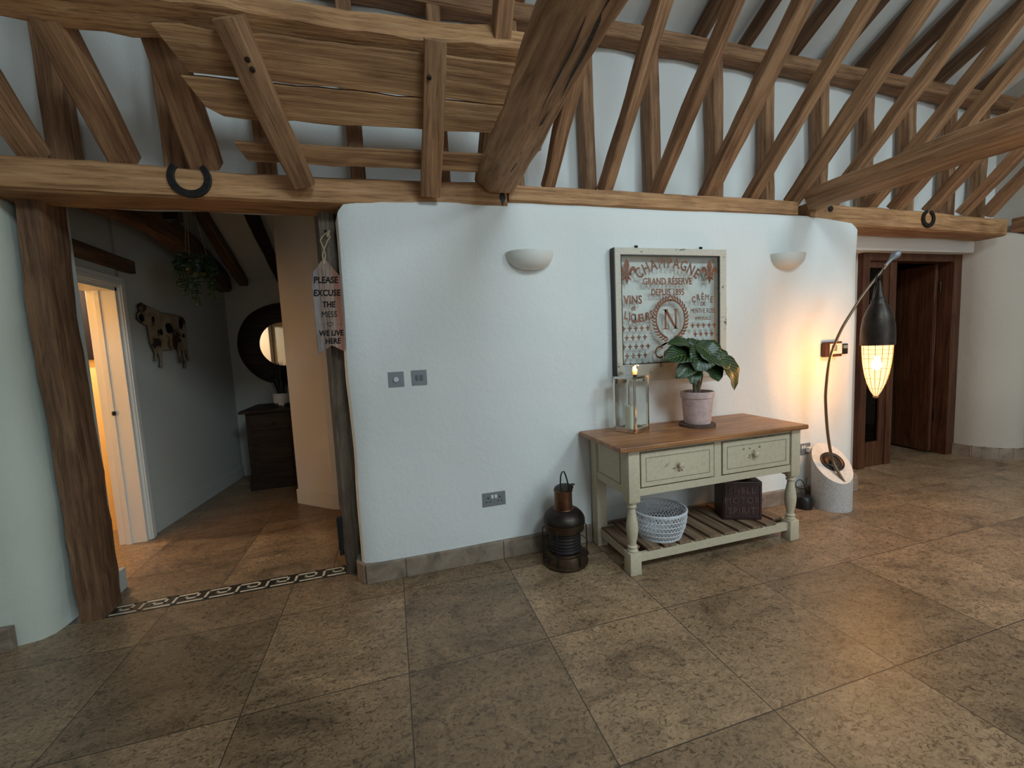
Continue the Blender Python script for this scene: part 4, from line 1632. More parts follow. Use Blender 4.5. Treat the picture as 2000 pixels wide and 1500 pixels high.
# ------------------------------------------------------------------ basket
bk = thing('woven_basket', 'round white woven basket on the slatted shelf', 'basket', (1.515, .475, .128))
bx, by, bz0, bz1, br0, br1 = 1.520, .452, .129, .292, .120, .158
def bp(th, f, dr_=0.0, ex=1.0):
    r_ = br0 + (br1 - br0) * f + 0.010 * math.sin(PI * f) + dr_
    return V((bx + r_ * ex * math.cos(th), by + r_ * math.sin(th) * .93, bz0 + (bz1 - bz0) * f))
mb = MB()
NB = 44
for ring in range(5):
    f0, f1 = .05 + ring * .18, .05 + (ring + 1) * .18
    for k in range(NB):
        th = 2 * PI * k / NB
        dt = 2 * PI / NB
        mb.tube([bp(th, f0 + .012), bp(th + dt * .5, f1 - .012, .002)], .0030, 5)
        mb.tube([bp(th + dt * .5, f1 - .012, .001), bp(th + dt, f0 + .012)], .0030, 5)
mb.build('weave', 'basket_white', bk)
mb = MB()
for f in (.05, .23, .41, .59, .77, .95):
    mb.tube([bp(2 * PI * k / 48, f, .003) for k in range(48)], .0032, 6, closed=True)
for f, r_ in ((.02, .006), (1.0, .007)):
    mb.tube([bp(2 * PI * k / 48, f) for k in range(48)], r_, 8, closed=True)
mb.build('hoop', 'basket_white', bk)
mb = MB()
mb.lathe([(.118, 0), (.118, .006)], (bx, by, bz0), 32)
mb.build('base', 'basket_white', bk)

# ------------------------------------------------------------------ oil can
oc = thing('oil_can', 'dark square fuel can with embossed words at the back of the shelf', 'can', (2.16, .47, .128))
ang = -0.393
ca = V((math.cos(ang), math.sin(ang), 0))
cb = V((-math.sin(ang), math.cos(ang), 0))
cc = V((2.120, .424, 0)) + cb * .083
mb = MB()
mb.obox(cc + V((0, 0, .128 + .127)), ca, cb, V((0, 0, 1)), .120, .080, .127, .008)
body = mb.build('body', 'tin', oc)
mb = MB()
for z in (.150, .362):
    mb.obox(cc - cb * .0805 + V((0, 0, z)), ca, cb, V((0, 0, 1)), .108, .003, .004, .001)
for s in (-1, 1):
    mb.obox(cc - cb * .0805 + ca * .106 * s + V((0, 0, .256)), ca, cb, V((0, 0, 1)), .004, .003, .108, .001)
mb.build('pressed_rim', 'tin', oc)
mb = MB()
for s_, z in (('SHELL', .305), ('MOTOR', .240), ('SPIRIT', .172)):
    text_mesh(mb, s_, cc - cb * .0800 - ca * .006 + V((0, 0, z)), ca, (0, 0, 1), -cb, .058, .004, bold=.0006, sx=.95, spacing=1.15)
mb.build('lettering', 'tin_letters', oc)
mb = MB()
mb.lathe([(.022, 0), (.022, .022), (.016, .026)], cc + ca * .06 + V((0, 0, .382)), 18)
mb.build('cap', 'copper', oc)
mb = MB()
mb.tube([cc - ca * .075 + V((0, 0, .378)), cc - ca * .075 + V((0, 0, .408)), cc + ca * .02 + V((0, 0, .408)), cc + ca * .02 + V((0, 0, .378))], .006, 8)
mb.build('handle', 'tin', oc)

# ------------------------------------------------------------------ candle lantern on the table
ln_ = thing('candle_lantern', 'tall chrome and glass candle lantern on the left of the table top', 'lantern', (1.452, .625, TZ))
LC = V((1.447, .622, TZ + .001))
la = 2.78
hd = .110
cor = [LC + V((hd * math.cos(la + k * PI / 2), hd * math.sin(la + k * PI / 2), 0)) for k in range(4)]
HT = .345
sd = (cor[1] - cor[0]).normalized()
sf_ = (cor[2] - cor[1]).normalized()
mb = MB()
hs = (cor[1] - cor[0]).length / 2
mb.obox(LC + V((0, 0, .008)), sd, sf_, V((0, 0, 1)), hs, hs, .008, .002)
mb.build('base', 'chrome', ln_)
mb = MB()
for c_ in cor:
    inn = (LC - c_).normalized() * .010
    mb.obox(c_ + inn + V((0, 0, HT / 2)), sd, sf_, V((0, 0, 1)), .007, .007, HT / 2, .0015)
for k in range(4):
    a, b3 = cor[k], cor[(k + 1) % 4]
    d = (b3 - a).normalized()
    n_ = (LC - (a + b3) / 2).normalized()
    for z in (.020, HT - .006):
        mb.obox((a + b3) / 2 + n_ * .007 + V((0, 0, z)), d, n_, V((0, 0, 1)), hs, .007, .007, .001)
mb.build('frame', 'chrome', ln_)
mb = MB()
for k in range(4):
    a, b3 = cor[k], cor[(k + 1) % 4]
    d = (b3 - a).normalized()
    n_ = (LC - (a + b3) / 2).normalized()
    mb.obox((a + b3) / 2 + n_ * .008 + V((0, 0, HT / 2)), d, n_, V((0, 0, 1)), hs - .012, .0012, HT / 2 - .02)
mb.build('pane', 'glass', ln_)
mb = MB()
vs = [c_ + (LC - c_) * .04 + V((0, 0, HT)) for c_ in cor] + [LC + (c_ - LC) * .30 + V((0, 0, HT + .010)) for c_ in cor]
mb.add(vs, [(0, 1, 5, 4), (1, 2, 6, 5), (2, 3, 7, 6), (3, 0, 4, 7), (4, 5, 6, 7)])
mb.obox(LC + V((0, 0, HT + .035)), sd, sf_, V((0, 0, 1)), .030, .030, .028, .003)
mb.obox(LC + V((0, 0, HT + .066)), sd, sf_, V((0, 0, 1)), .036, .036, .003, .001)
mb.build('chimney', 'chrome', ln_)
mb = MB()
pts = []
for i in range(19):
    a = PI * i / 18
    pts.append(LC + sd * (.045 * math.cos(a)) + V((0, -.012 * math.sin(a), HT + .045 + .085 * math.sin(a))))
mb.tube(pts, .0032, 8)
mb.build('handle', 'chrome', ln_)
mb = MB()
mb.lathe([(.036, 0), (.036, .140), (.030, .143), (.004, .139)], LC + V((-.005, 0, .016)), 28)
cn = tag(mb.build('pillar_candle', 'wax', origin=LC + V((0, 0, .016)), smooth=True), 'cream pillar candle standing inside the glass lantern', 'candle')
mb = MB(); mb.tube([LC + V((-.005, 0, .155)), LC + V((-.004, 0, .170))], .0012, 6); mb.build('wick', 'ink', cn)

# ------------------------------------------------------------------ pot plant
PC = V((1.885, .555, TZ))
sl = MB()
n = 40
ol = []
for k in range(n):
    th = 2 * PI * k / n
    r_ = .108 + .006 * noise.noise(V((math.cos(th) * 2, math.sin(th) * 2, 1)))
    ol.append((r_ * math.cos(th), r_ * math.sin(th)))
sl.prism(ol, PC, (1, 0, 0), (0, 1, 0), (0, 0, 1), .018)
tag(sl.build('log_slice', 'bark', origin=PC), 'dark bark edged log slice under the plant pot', 'coaster')
pl = thing('potted_plant', 'broad leaved dark green plant in a pink clay pot on the table', 'plant', PC + V((0, 0, .018)))
b0 = PC + V((0, 0, .0185))
mb = MB()
mb.lathe([(.070, 0), (.078, .002), (.082, .02), (.094, .165), (.099, .167), (.102, .190), (.101, .205), (.095, .206), (.090, .190), (.086, .188)], b0, 40, cap=False)
mb.lathe([(.0, .001), (.075, .001)], b0, 40, cap=False)
mb.build('pot', 'pot_pink', pl, smooth=True)
mb = MB()
mb.lathe([(.088, .175), (.088, .186), (.0, .190)], b0, 30)
mb.build('soil', 'soil', pl)
mb = MB()
CR = PC + V((.005, -.01, .39))
for p0, p1, r_ in (((-.012, 0, .20), (-.035, .01, .37), .013), ((.006, -.01, .20), (.012, 0, .36), .009), ((.014, .01, .20), (.045, .0, .33), .006), ((-.002, 0, .2), (0, -.01, .40), .008)):
    mb.tube([PC + V(p0), (PC + V(p0)).lerp(PC + V(p1), .5) + V((.004, 0, 0)), PC + V(p1)], [r_, r_ * .8, r_ * .55], 8)
mb.build('stem', 'stem_green', pl, smooth=True)


def leaf_mesh(base, tip, width, up_, droop=0.0, fold=0.25, name='leaf', mat='leaf', parent=None, cup=0.0, fat=0.5):
    base, tip, up_ = V(base), V(tip), V(up_)
    d = tip - base
    L = d.length
    d.normalize()
    nrm = (up_ - d * up_.dot(d)).normalized()
    sd_ = d.cross(nrm)
    nl, nw = 12, 8
    vs, fs, uvs = [], [], []
    for i in range(nl + 1):
        t = i / nl
        hw = width / 2 * (math.sin(PI * (t ** (0.85 if fat > .5 else 1.0)) * .985 + .02) ** .62) * (1 if i < nl else .05)
        arch = droop * math.sin(PI * t) * L
        for j in range(nw + 1):
            s = j / nw * 2 - 1
            q = base + d * L * t + nrm * (arch + fold * abs(s) * hw - cup * s * s * hw) + sd_ * s * hw
            q += nrm * 0.004 * math.sin(t * 22) * abs(s)
            vs.append(q)
            uvs.append((t, s * .5))
    for i in range(nl):
        for j in range(nw):
            a = i * (nw + 1) + j
            fs.append((a, a + 1, a + nw + 2, a + nw + 1))
    mb = MB()
    mb.add(vs, fs)
    off = V((0, 0, 0))
    p = parent
    while p is not None:
        off += p.location
        p = p.parent
    me = bpy.data.meshes.new(name)
    me.from_pydata([q - off for q in vs], [], fs)
    uv = me.uv_layers.new(name='UVMap')
    for lp in me.loops:
        uv.data[lp.index].uv = uvs[lp.vertex_index]
    me.materials.append(MATS[mat])
    for p in me.polygons:
        p.use_smooth = True
    o = bpy.data.objects.new(name, me)
    C.objects.link(o)
    o.parent = parent
    md = o.modifiers.new('solidify', 'SOLIDIFY')
    md.thickness = 0.0014
    return o


P0 = PC
LV = [  # base, tip, width, up, droop
    ((-.01, -.01, .45), (-.275, -.05, .435), .155, (0, -.65, .75), .10),
    ((.0, .01, .47), (-.20, .02, .53), .12, (.1, -.5, .85), .16),
    ((-.03, -.02, .53), (.07, -.10, .395), .17, (.1, -1, .45), .10),
    ((.02, -.02, .50), (-.10, -.11, .36), .16, (-.2, -1, .35), .12),
    ((.03, -.02, .46), (.16, -.10, .36), .15, (.3, -1, .5), .14),
    ((.04, .0, .43), (.085, -.09, .285), .14, (.15, -1, .25), .08),
    ((.09, -.01, .47), (.235, -.06, .215), .15, (.35, -1, .30), .16),
    ((.03, .02, .44), (.18, .03, .455), .12, (.2, -.6, .8), .18),
    ((-.04, -.02, .42), (-.22, -.08, .325), .10, (-.3, -1, .4), .14),
    ((-.03, -.01, .40), (-.12, -.09, .285), .09, (-.3, -1, .2), .10),
    ((.0, .03, .50), (.05, .06, .55), .10, (0, -.5, .9), .1),
    ((.01, .04, .46), (-.09, .10, .48), .12, (0, .4, .9), .2),
    ((.05, .04, .44), (.14, .10, .40), .12, (.3, .4, .9), .2),
]
for i, (a, b3, wd_, u_, dp) in enumerate(LV):
    lf = leaf_mesh(P0 + V(a), P0 + V(b3), wd_ * 1.12, u_, dp, parent=pl)

# ------------------------------------------------------------------ ship lantern on the floor
al = thing('ship_lantern', 'old bronze ship lantern with wire guard on the floor left of the table', 'lantern', (.95, .59, 0))
AC = V((.95, .585, 0))
mb = MB()
mb.lathe([(.118, 0), (.136, .004), (.137, .014), (.128, .020), (.124, .055), (.118, .072), (.108, .076), (.106, .084)], AC, 44)
mb.build('base', 'bronze', al, smooth=True)
mb = MB()
pf = []
for i in range(13):
    z = .082 + i * .0098
    pf.append((.092 + (.004 if i % 2 else 0), z))
mb.lathe(pf, AC, 40)
mb.build('lens', 'lens_glass', al, smooth=True)
mb = MB(); mb.lathe([(.030, .083), (.030, .15), (.018, .16), (.018, .2)], AC, 20); mb.build('burner', 'bronze_dark', al, smooth=True)
mb = MB()
mb.lathe([(.093, .196), (.100, .200), (.118, .214), (.121, .250), (.124, .252), (.124, .257), (.121, .259)], AC, 44)
mb.build('band', 'bronze', al, smooth=True)
mb = MB()
mb.lathe([(.121, .258), (.124, .272), (.121, .285), (.112, .302), (.092, .322), (.072, .333), (.056, .338)], AC, 44)
mb.build('dome', 'bronze_dark', al, smooth=True)
mb = MB()
mb.lathe([(.064, .336), (.062, .340), (.053, .342), (.053, .440), (.057, .442), (.057, .449), (.053, .451)], AC, 36)
mb.build('chimney', 'copper', al, smooth=True)
mb = MB()
lidn = V((-.12, -.1, 1)).normalized()
mb.lathe([(.055, 0), (.057, .004), (.040, .012), (.012, .016)], AC + V((.006, 0, .456)), 30, lidn)
mb.box((AC.x + .045, AC.y - .012, .468), (AC.x + .074, AC.y + .012, .474), .002)
mb.build('lid', 'bronze_dark', al, smooth=True)
mb = MB()
pts = [AC + V((-.030, -.045, .452)), AC + V((-.034, -.045, .50)), AC + V((-.028, -.04, .545)), AC + V((-.018, -.038, .568)), AC + V((-.006, -.038, .57)), AC + V((.004, -.04, .545)), AC + V((.014, -.042, .50)), AC + V((.022, -.045, .46))]
mb.tube(pts, .0045, 8)
mb.build('carry_ring', 'black_iron', al, smooth=True)
mb = MB()
for k in range(6):
    th = R(-12 + 60 * k)
    e = V((math.cos(th), math.sin(th), 0))
    mb.tube([AC + e * .118 + V((0, 0, .232)), AC + e * .132 + V((0, 0, .225)), AC + e * .134 + V((0, 0, .12)), AC + e * .132 + V((0, 0, .02))], .0035, 6)
mb.tube([AC + V((.134 * math.cos(2 * PI * k / 40), .134 * math.sin(2 * PI * k / 40), .125)) for k in range(40)], .0022, 6, closed=True)
mb.build('wire_guard', 'black_iron', al, smooth=True)
mb = MB()
mb.box((AC.x + .118, AC.y - .03, .03), (AC.x + .142, AC.y - .01, .052), .002)
mb.box((AC.x + .118, AC.y + .01, .03), (AC.x + .142, AC.y + .03, .052), .002)
mb.box((AC.x - .142, AC.y - .03, .03), (AC.x - .118, AC.y - .01, .052), .002)
mb.build('catch', 'bronze_dark', al)

# ------------------------------------------------------------------ arc lamp
lp = thing('arc_floor_lamp', 'arc floor lamp with bud shaped shade, curved metal stem and speckled stone base', 'lamp', (3.12, .60, 0))
BC = V((3.12, .60, 0))
br = .125
def cutz(x, y):
    return .3357 + .317 * (x - 3.12) + .908 * (y - .6)
mb = MB()
n = 56
vs = [BC + V((br * math.cos(2 * PI * k / n), br * math.sin(2 * PI * k / n), 0)) for k in range(n)]
vt = [V((p.x, p.y, cutz(p.x, p.y))) for p in vs]
mb.add(vs + vt, [tuple(range(n))[::-1]] + [(k, (k + 1) % n, n + (k + 1) % n, n + k) for k in range(n)])
mb.build('stone_base', 'granite', lp, smooth=True)
mb = MB()
mb.add(vt, [tuple(range(n))])
vv = [p + V((0, 0, -.002)) for p in vt]
mb.add(vv, [tuple(range(n))[::-1]])
mb.build('cut_face', 'granite_cut', lp)
cn_ = V((-.317, -.908, 1)).normalized()
dc = V((3.126, .604, cutz(3.126, .604)))
mb = MB()
mb.lathe([(.078, 0), (.080, .004), (.078, .009), (.070, .010), (.066, .013), (.056, .010), (.050, .014), (.034, .014), (.030, .018), (.0, .018)], dc, 40, cn_)
mb.build('disc', 'bronze_dark', lp, smooth=True)
arcp = [(3.103, 0.49, 0.21), (3.081, 0.53, 0.297), (3.071, 0.565, 0.385), (3.026, 0.565, 0.561), (2.981, 0.55, 0.755), (2.95, 0.53, 0.907), (2.942, 0.5, 1.124), (2.978, 0.465, 1.298), (3.035, 0.435, 1.426), (3.111, 0.4, 1.564), (3.204, 0.365, 1.693), (3.27, 0.34, 1.779)]
def spline(pts, k=6):
    pts = [V(p) for p in pts]
    out = []
    for i in range(len(pts) - 1):
        p0 = pts[max(i - 1, 0)]; p1 = pts[i]; p2 = pts[i + 1]; p3 = pts[min(i + 2, len(pts) - 1)]
        for j in range(k):
            t = j / k
            out.append(0.5 * ((2 * p1) + (-p0 + p2) * t + (2 * p0 - 5 * p1 + 4 * p2 - p3) * t * t + (-p0 + 3 * p1 - 3 * p2 + p3) * t ** 3))
    out.append(pts[-1])
    return out
mb = MB()
sp_ = spline(arcp)
mb.tube(sp_, [.0105 - .003 * i / len(sp_) for i in range(len(sp_))], 12)
mb.build('stem', 'stem_metal', lp, smooth=True)
mb = MB()
mb.tube([V(arcp[2]) + V((0, 0, -.01)), dc + cn_ * .012], .012, 10)
mb.build('bracket', 'bronze_dark', lp, smooth=True)
mb = MB()
e0, e1 = V(arcp[-1]) - V((.045, -.018, .048)), V((3.301, 0.325, 1.819))
dd = (e1 - e0).normalized()
pts = [e0 + dd * (e1 - e0).length * i / 10 for i in range(11)]
mb.tube(pts, [.008, .008, .009, .010, .012, .016, .021, .025, .025, .019, .008], 14)
mb.build('stem_tip', 'brushed_steel', lp, smooth=True)
SK = .9235
SC = V((3.155, .345, 1.31565 * (1 - SK)))
def sc_prof(pr_):
    return [(r_ * SK, z * SK) for r_, z in pr_]
# shade hangs from the stem by a hook
mb = MB()
hk = V(arcp[-2])
mb.tube([hk + V((.012, 0, .012)), hk + V((.004, -.012, .008)), hk + V((-.006, -.010, -.015)), hk + V((-.022, -.006, -.03)), SC + V((0, 0, 1.64 * SK))], .005, 8)
mb.tube([hk + V((-.03, .004, -.02)), hk + V((-.062, 0, -.10)), SC + V((-.062, 0, 1.52 * SK)), SC + V((-.060, 0, 1.49 * SK))], .004, 8)
mb.build('hook', 'bronze_dark', lp, smooth=True)
mb = MB()
mb.lathe(sc_prof([(.006, 1.655), (.011, 1.64), (.017, 1.60), (.026, 1.56), (.034, 1.535), (.040, 1.525), (.044, 1.515), (.044, 1.500), (.052, 1.485), (.072, 1.44), (.088, 1.39), (.097, 1.33), (.100, 1.26), (.100, 1.195), (.0965, 1.195), (.0965, 1.26), (.084, 1.39), (.04, 1.49)]), SC, 44, cap=False)
mb.build('metal_cap', 'bronze_dark', lp, smooth=True)
cprof = sc_prof([(.089, 1.205), (.086, 1.14), (.080, 1.07), (.069, .99), (.052, .915), (.032, .86), (.014, .825)])
mb = MB()
mb.lathe(cprof, SC, 40, cap=False)
mb.build('glowing_shade', 'shade_glow', lp, smooth=True)
mb = MB()
for k in range(14):
    th = 2 * PI * k / 14
    mb.tube([SC + V((r_ * 1.02 * math.cos(th), r_ * 1.02 * math.sin(th), z)) for r_, z in cprof], .0016, 5)
for r_, z in sc_prof([(.0895, 1.195), (.088, 1.165), (.0865, 1.135), (.084, 1.10), (.076, 1.03), (.062, .955), (.040, .88)]):
    mb.tube([SC + V((r_ * 1.02 * math.cos(2 * PI * k / 32), r_ * 1.02 * math.sin(2 * PI * k / 32), z)) for k in range(32)], .0015, 5, closed=True)
mb.lathe(sc_prof([(.015, .826), (.017, .822), (.015, .812), (.006, .806)]), SC, 20)
mb.build('wicker_cage', 'wicker', lp, smooth=True)
mb = MB()
mb.lathe([(.0, -.034), (.018, -.028), (.029, -.010), (.030, .006), (.022, .026), (.014, .042), (.013, .06)], SC + V((0, 0, 1.05 * SK)), 24)
mb.build('bulb', 'bulb_glow', lp, smooth=True)
point_light('bulb_light', SC + V((0, 0, 1.05 * SK)), 44, (1.0, 0.49, 0.17), 0.045)
# cable and transformer
mb = MB()
mb.tube(spline([(3.09, .742, .39), (3.09, .725, .36), (3.10, .72, .27), (3.13, .735, .18)]), .0035, 6)
mb.build('cable', 'black_plastic', lp)
mb = MB()
mb.tube(spline([(3.00, .70, .08), (2.975, .70, .16), (2.94, .70, .20), (2.90, .70, .19), (2.90, .70, .15), (2.95, .69, .13), (3.0, .71, .12)]), .0032, 6)
mb.tube(spline([(2.99, .69, .08), (2.99, .69, .15), (3.01, .71, .18), (3.03, .72, .20)]), .0032, 6)
mb.lathe([(.060, 0), (.062, .01), (.060, .07), (.050, .090), (.02, .098)], (2.925, .665, 0), 24)
tf = tag(mb.build('lamp_transformer', 'black_plastic', origin=(2.93, .66, 0), smooth=True), 'black transformer with looped flex on the floor beside the lamp base', 'transformer')

# ------------------------------------------------------------------ hall contents
# metal cow on the wall
cow = thing('wall_cow', 'cut out metal cow plaque on the shadowed hall wall', 'wall decoration', tuple(WO + WU * .45 + WN * .02 + V((0, 0, 1.28))))
COW = [(0.124, 1.746), (0.150, 1.765), (0.173, 1.774), (0.216, 1.759), (0.285, 1.748), (0.36, 1.728), (0.414, 1.717), (0.48, 1.718), (0.58, 1.716), (0.64, 1.710), (0.69, 1.697), (0.709, 1.675), (0.714, 1.592), (0.700, 1.50), (0.697, 1.432), (0.700, 1.36), (0.716, 1.325), (0.690, 1.318), (0.676, 1.36), (0.655, 1.41), (0.645, 1.34), (0.652, 1.285), (0.64, 1.26), (0.61, 1.261), (0.622, 1.30), (0.625, 1.341), (0.607, 1.432), (0.590, 1.37), (0.588, 1.321), (0.592, 1.306), (0.556, 1.303), (0.556, 1.387), (0.548, 1.43), (0.477, 1.418), (0.344, 1.414), (0.330, 1.348), (0.331, 1.285), (0.287, 1.283), (0.303, 1.320), (0.300, 1.369), (0.287, 1.398), (0.267, 1.337), (0.235, 1.33), (0.250, 1.39), (0.214, 1.47), (0.206, 1.55), (0.206, 1.606), (0.173, 1.612), (0.125, 1.631), (0.102, 1.653), (0.114, 1.692), (0.135, 1.71), (0.13, 1.73)]
mb = MB()
mb.prism(COW, WO + WN * .012, WU, (0, 0, 1), WN, .012)
mb.build('body', 'cow_hide', cow)
mb = MB()
mb.tube([WO + WU * a + WN * .020 + V((0, 0, b3)) for a, b3 in COW], .0045, 5, closed=True)
mb.build('rim', 'iron', cow)
mb = MB()
def spot(mb, a, z, ra, rz, sd2):
    r_ = random.Random(sd2)
    mb.prism([(ra * r_.uniform(.8, 1.1) * math.cos(q), rz * r_.uniform(.8, 1.1) * math.sin(q)) for q in [2 * PI * i / 12 for i in range(12)]], WO + WU * a + WN * .0241 + V((0, 0, z)), WU, (0, 0, 1), WN, .001)
for i, s_ in enumerate(((.47, 1.60, .05, .045), (.36, 1.56, .022, .03), (.64, 1.64, .03, .05), (.15, 1.66, .03, .035), (.60, 1.50, .018, .02), (.28, 1.66, .018, .022), (.66, 1.54, .02, .02))):
    mb = MB()
    spot(mb, *s_, i)
    mb.build('spot', 'ink', cow)

# hanging planter
HP = V((-1.31, 2.00, 2.0))
hpn = thing('hanging_planter', 'trailing plant in a small hanging pot in front of the hall wall', 'plant', HP)
mb = MB()
mb.lathe([(.060, -.045), (.072, -.04), (.085, .0), (.090, .045), (.086, .05), (.08, .04)], HP, 32)
mb.build('pot', 'navy_pot', hpn, smooth=True)
mb = MB()
mb.lathe([(.058, -.052), (.061, -.050), (.061, -.042), (.052, -.041)], HP, 28)
mb.build('rim', 'brass', hpn, smooth=True)
mb = MB()
topp = V((-1.31, 1.98, 2.62))
for k in range(3):
    th = R(30 + 120 * k)
    mb.tube([HP + V((.085 * math.cos(th), .085 * math.sin(th), .045)), topp], .0018, 5)
mb.tube([topp, topp + V((0, 0, .28))], .002, 5)
mb.build('cord', 'twine', hpn)
rnd = random.Random(12)
lm_ = MB()
def leaflet(mb, p, d, L, w2):
    d = V(d).normalized()
    a = V((rnd.uniform(-1, 1), rnd.uniform(-1, 1), rnd.uniform(-1, 1)))
    s_ = d.cross(a).normalized()
    mb.add([p, p + d * L * .5 + s_ * w2, p + d * L, p + d * L * .5 - s_ * w2], [(0, 1, 2, 3)])
strands = []
for k in range(19):
    th = rnd.uniform(0, 2 * PI)
    ln2 = rnd.uniform(.02, .07)
    strands.append((th, ln2))
for th, ln2 in ((-1.2, .27), (-1.5, .24), (-1.85, .20), (-.45, .25), (-.65, .22), (2.7, .12), (-2.7, .16), (-1.35, .30), (-.3, .18), (-2.3, .14)):
    strands.append((th, ln2))
stm = MB()
for th, ln2 in strands:
    e = V((math.cos(th), math.sin(th), 0))
    r0 = rnd.uniform(.03, .08)
    pts = [HP + e * r0 + V((0, 0, .045)), HP + e * .09 + V((0, 0, .075)), HP + e * rnd.uniform(.105, .13) + V((0, 0, .03))]
    pz = pts[-1]
    nst = max(2, int(ln2 / .02))
    for i in range(nst):
        pz = pz + V((rnd.uniform(-.01, .01), rnd.uniform(-.01, .01), -ln2 / nst * 1.05))
        pts.append(pz)
    stm.tube(pts, .0012, 4)
    for i, p in enumerate(pts):
        for q in range(7):
            leaflet(lm_, p + V((rnd.uniform(-.008, .008),) * 3), (rnd.uniform(-1, 1), rnd.uniform(-1, 1), rnd.uniform(-.6, .4)), rnd.uniform(.018, .032), .007)
stm.build('trailing_stem', 'stem_green', hpn)
fo = lm_.build('foliage', 'foliage', hpn)

# small dark spotlight under the hall ceiling
mb = MB()
mb.box((-1.275, 1.50, 2.20), (-1.195, 1.58, 2.275), .004)
mb.tube([(-1.23, 1.54, 2.27), (-1.23, 1.56, 3.0)], .008, 8)
tag(mb.build('small_speaker', 'black_plastic', origin=(-1.23, 1.54, 2.20)), 'small black box under the hall ceiling above the hanging plant', 'speaker')

# round mirror with rough wooden frame
MC = V((-1.115, 3.575, 1.455))
mr_ = thing('round_mirror', 'round mirror in a wide rough dark wood frame on the hall back wall', 'mirror', MC)
mb = MB()
n = 64
prof = [(0.240, .0), (.243, -.022), (.275, -.034), (.36, -.036), (.43, -.028), (.455, -.010), (.455, .015)]
vs, fs = [], []
for k in range(n):
    th = 2 * PI * k / n
    wob = 1 + 0.045 * noise.noise(V((math.cos(th) * 1.4, math.sin(th) * 1.4, 4)))
    for j, (r_, yy) in enumerate(prof):
        rr = r_ * (1 + (wob - 1) * (j / (len(prof) - 1)))
        vs.append(MC + V((rr * math.cos(th), yy + .004 * noise.noise(V((th * 4, r_ * 20, 0))), rr * math.sin(th))))
m_ = len(prof)
for k in range(n):
    for j in range(m_ - 1):
        fs.append((k * m_ + j, k * m_ + j + 1, ((k + 1) % n) * m_ + j + 1, ((k + 1) % n) * m_ + j))
mb.add(vs, fs)
mb.build('frame', 'oak_black', mr_, smooth=True)
mb = MB()
mb.lathe([(.246, 0), (.246, .004)], MC + V((0, .002, 0)), 64, (0, -1, 0))
mb.build('mirror_glass', 'mirror_glass', mr_)

# dresser
dz = thing('dresser', 'dark wooden cupboard against the hall back wall under the mirror', 'cupboard', (-1.0, 3.2, 0))
DX0, DX1, DY_0, DY_1, DZ1 = -1.385, -.45, 2.96, 3.55, .775
mb = MB(); mb.box((DX0 - .045, DY_0 - .045, DZ1), (DX1 + .045, DY_1, DZ1 + .028), .006); mb.build('top', 'oak_black', dz)
mb = MB(); mb.box((DX0, DY_0, .07), (DX1, DY_1, DZ1), .004)
mb.build('body', 'oak_black', dz)
mb = MB(); mb.box((DX0 - .012, DY_0 - .012, 0), (DX1 + .012, DY_1, .09), .004); mb.build('plinth', 'oak_black', dz)
for k in range(2):
    xa = DX0 + .04 + k * .435
    mb = MB(); mb.box((xa, DY_0 - .014, .60), (xa + .41, DY_0 + .002, .735), .004)
    d_ = mb.build('drawer', 'oak_black', dz)
    mb = MB(); mb.lathe([(.008, 0), (.014, .014), (.010, .022)], (xa + .205, DY_0 - .014, .665), 14, (0, -1, 0)); mb.build('knob', 'oak_black', d_)
    mb = MB(); mb.box((xa, DY_0 - .012, .11), (xa + .41, DY_0 + .002, .575), .004); 
    d_ = mb.build('door', 'oak_black', dz)
    mb = MB(); mb.box((xa + .06, DY_0 - .018, .17), (xa + .35, DY_0 - .010, .515), .003); mb.build('door_panel', 'oak_black', d_)
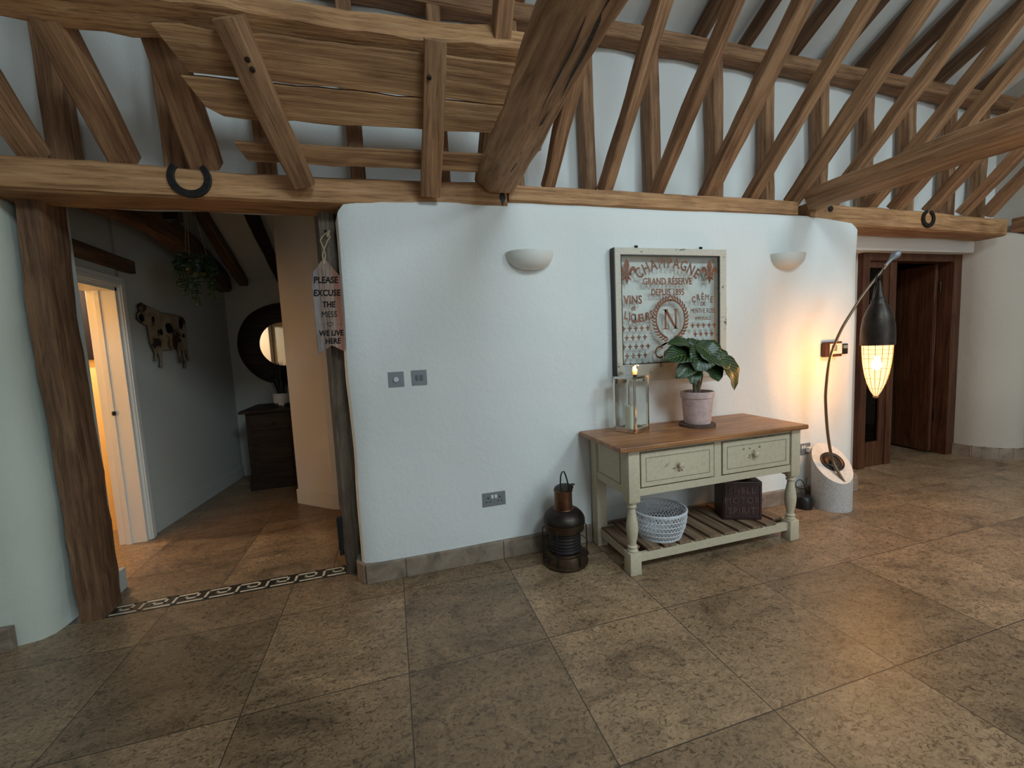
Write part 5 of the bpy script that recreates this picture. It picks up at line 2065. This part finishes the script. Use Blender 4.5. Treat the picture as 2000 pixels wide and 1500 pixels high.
# spiky plant in ribbed white pot
QP = V((-1.075, 3.12, DZ1 + .029))
qp = thing('spiky_plant', 'dark spiky plant in a ribbed white pot on the hall cupboard', 'plant', QP)
mb = MB()
pf = [(.060, .0), (.070, .004)]
for i in range(14):
    pf.append((.088 + (.003 if i % 2 else 0), .045 + i * .007))
mb.lathe([(.085, .04)] + pf[2:] + [(.082, .14), (.078, .12)], QP, 36)
mb.build('pot', 'white_ceramic', qp, smooth=True)
mb = MB(); mb.lathe([(.078, .0), (.086, .006), (.088, .038), (.080, .044)], QP, 36); mb.build('saucer', 'chrome', qp, smooth=True)
rnd = random.Random(3)
mb = MB()
for k in range(46):
    th = rnd.uniform(0, 2 * PI)
    sp2 = rnd.uniform(.02, .20)
    hh = rnd.uniform(.22, .36)
    e = V((math.cos(th), math.sin(th), 0))
    p0 = QP + e * rnd.uniform(0, .05) + V((0, 0, .12))
    p1 = p0 + e * sp2 * .35 + V((0, 0, hh * .6))
    p2 = p0 + e * sp2 + V((0, 0, hh))
    s_ = V((-e.y, e.x, 0))
    mb.add([p0 - s_ * .007, p0 + s_ * .007, p1 + s_ * .008, p1 - s_ * .008, p2], [(0, 1, 2, 3), (3, 2, 4)])
mb.build('foliage', 'foliage_dark', qp)

# black latch at the foot of the grey post
mb = MB()
mb.box((-.352, .905, .16), (-.325, .925, .36), .004)
mb.lathe([(.012, 0), (.012, .045)], (-.338, .912, .13), 12)
tag(mb.build('floor_bolt', 'black_iron', origin=(-.338, .915, .12)), 'black iron bolt at the foot of the grey post', 'bolt')
# knots: iron fixing where the first wall beam ends
mb = MB()
mb.prism([(0, -.055), (.022, -.01), (.006, .045), (-.018, 0)], (.715, .783, 2.19), (1, 0, 0), (0, 0, 1), (0, -1, 0), .006)
tag(mb.build('iron_dog', 'black_iron', origin=(.715, .783, 2.19)), 'black iron fixing on the beam joint below the split tie beam', 'bracket')
mb = MB()
mb.lathe([(.022, 0), (.018, .004), (.0, .005)], (3.30, .782, 2.235), 14, (0, -1, 0))
tag(mb.build('beam_peg', 'black_iron', origin=(3.30, .783, 2.235)), 'round black peg hole in the beam right of the right tie beam', 'peg')
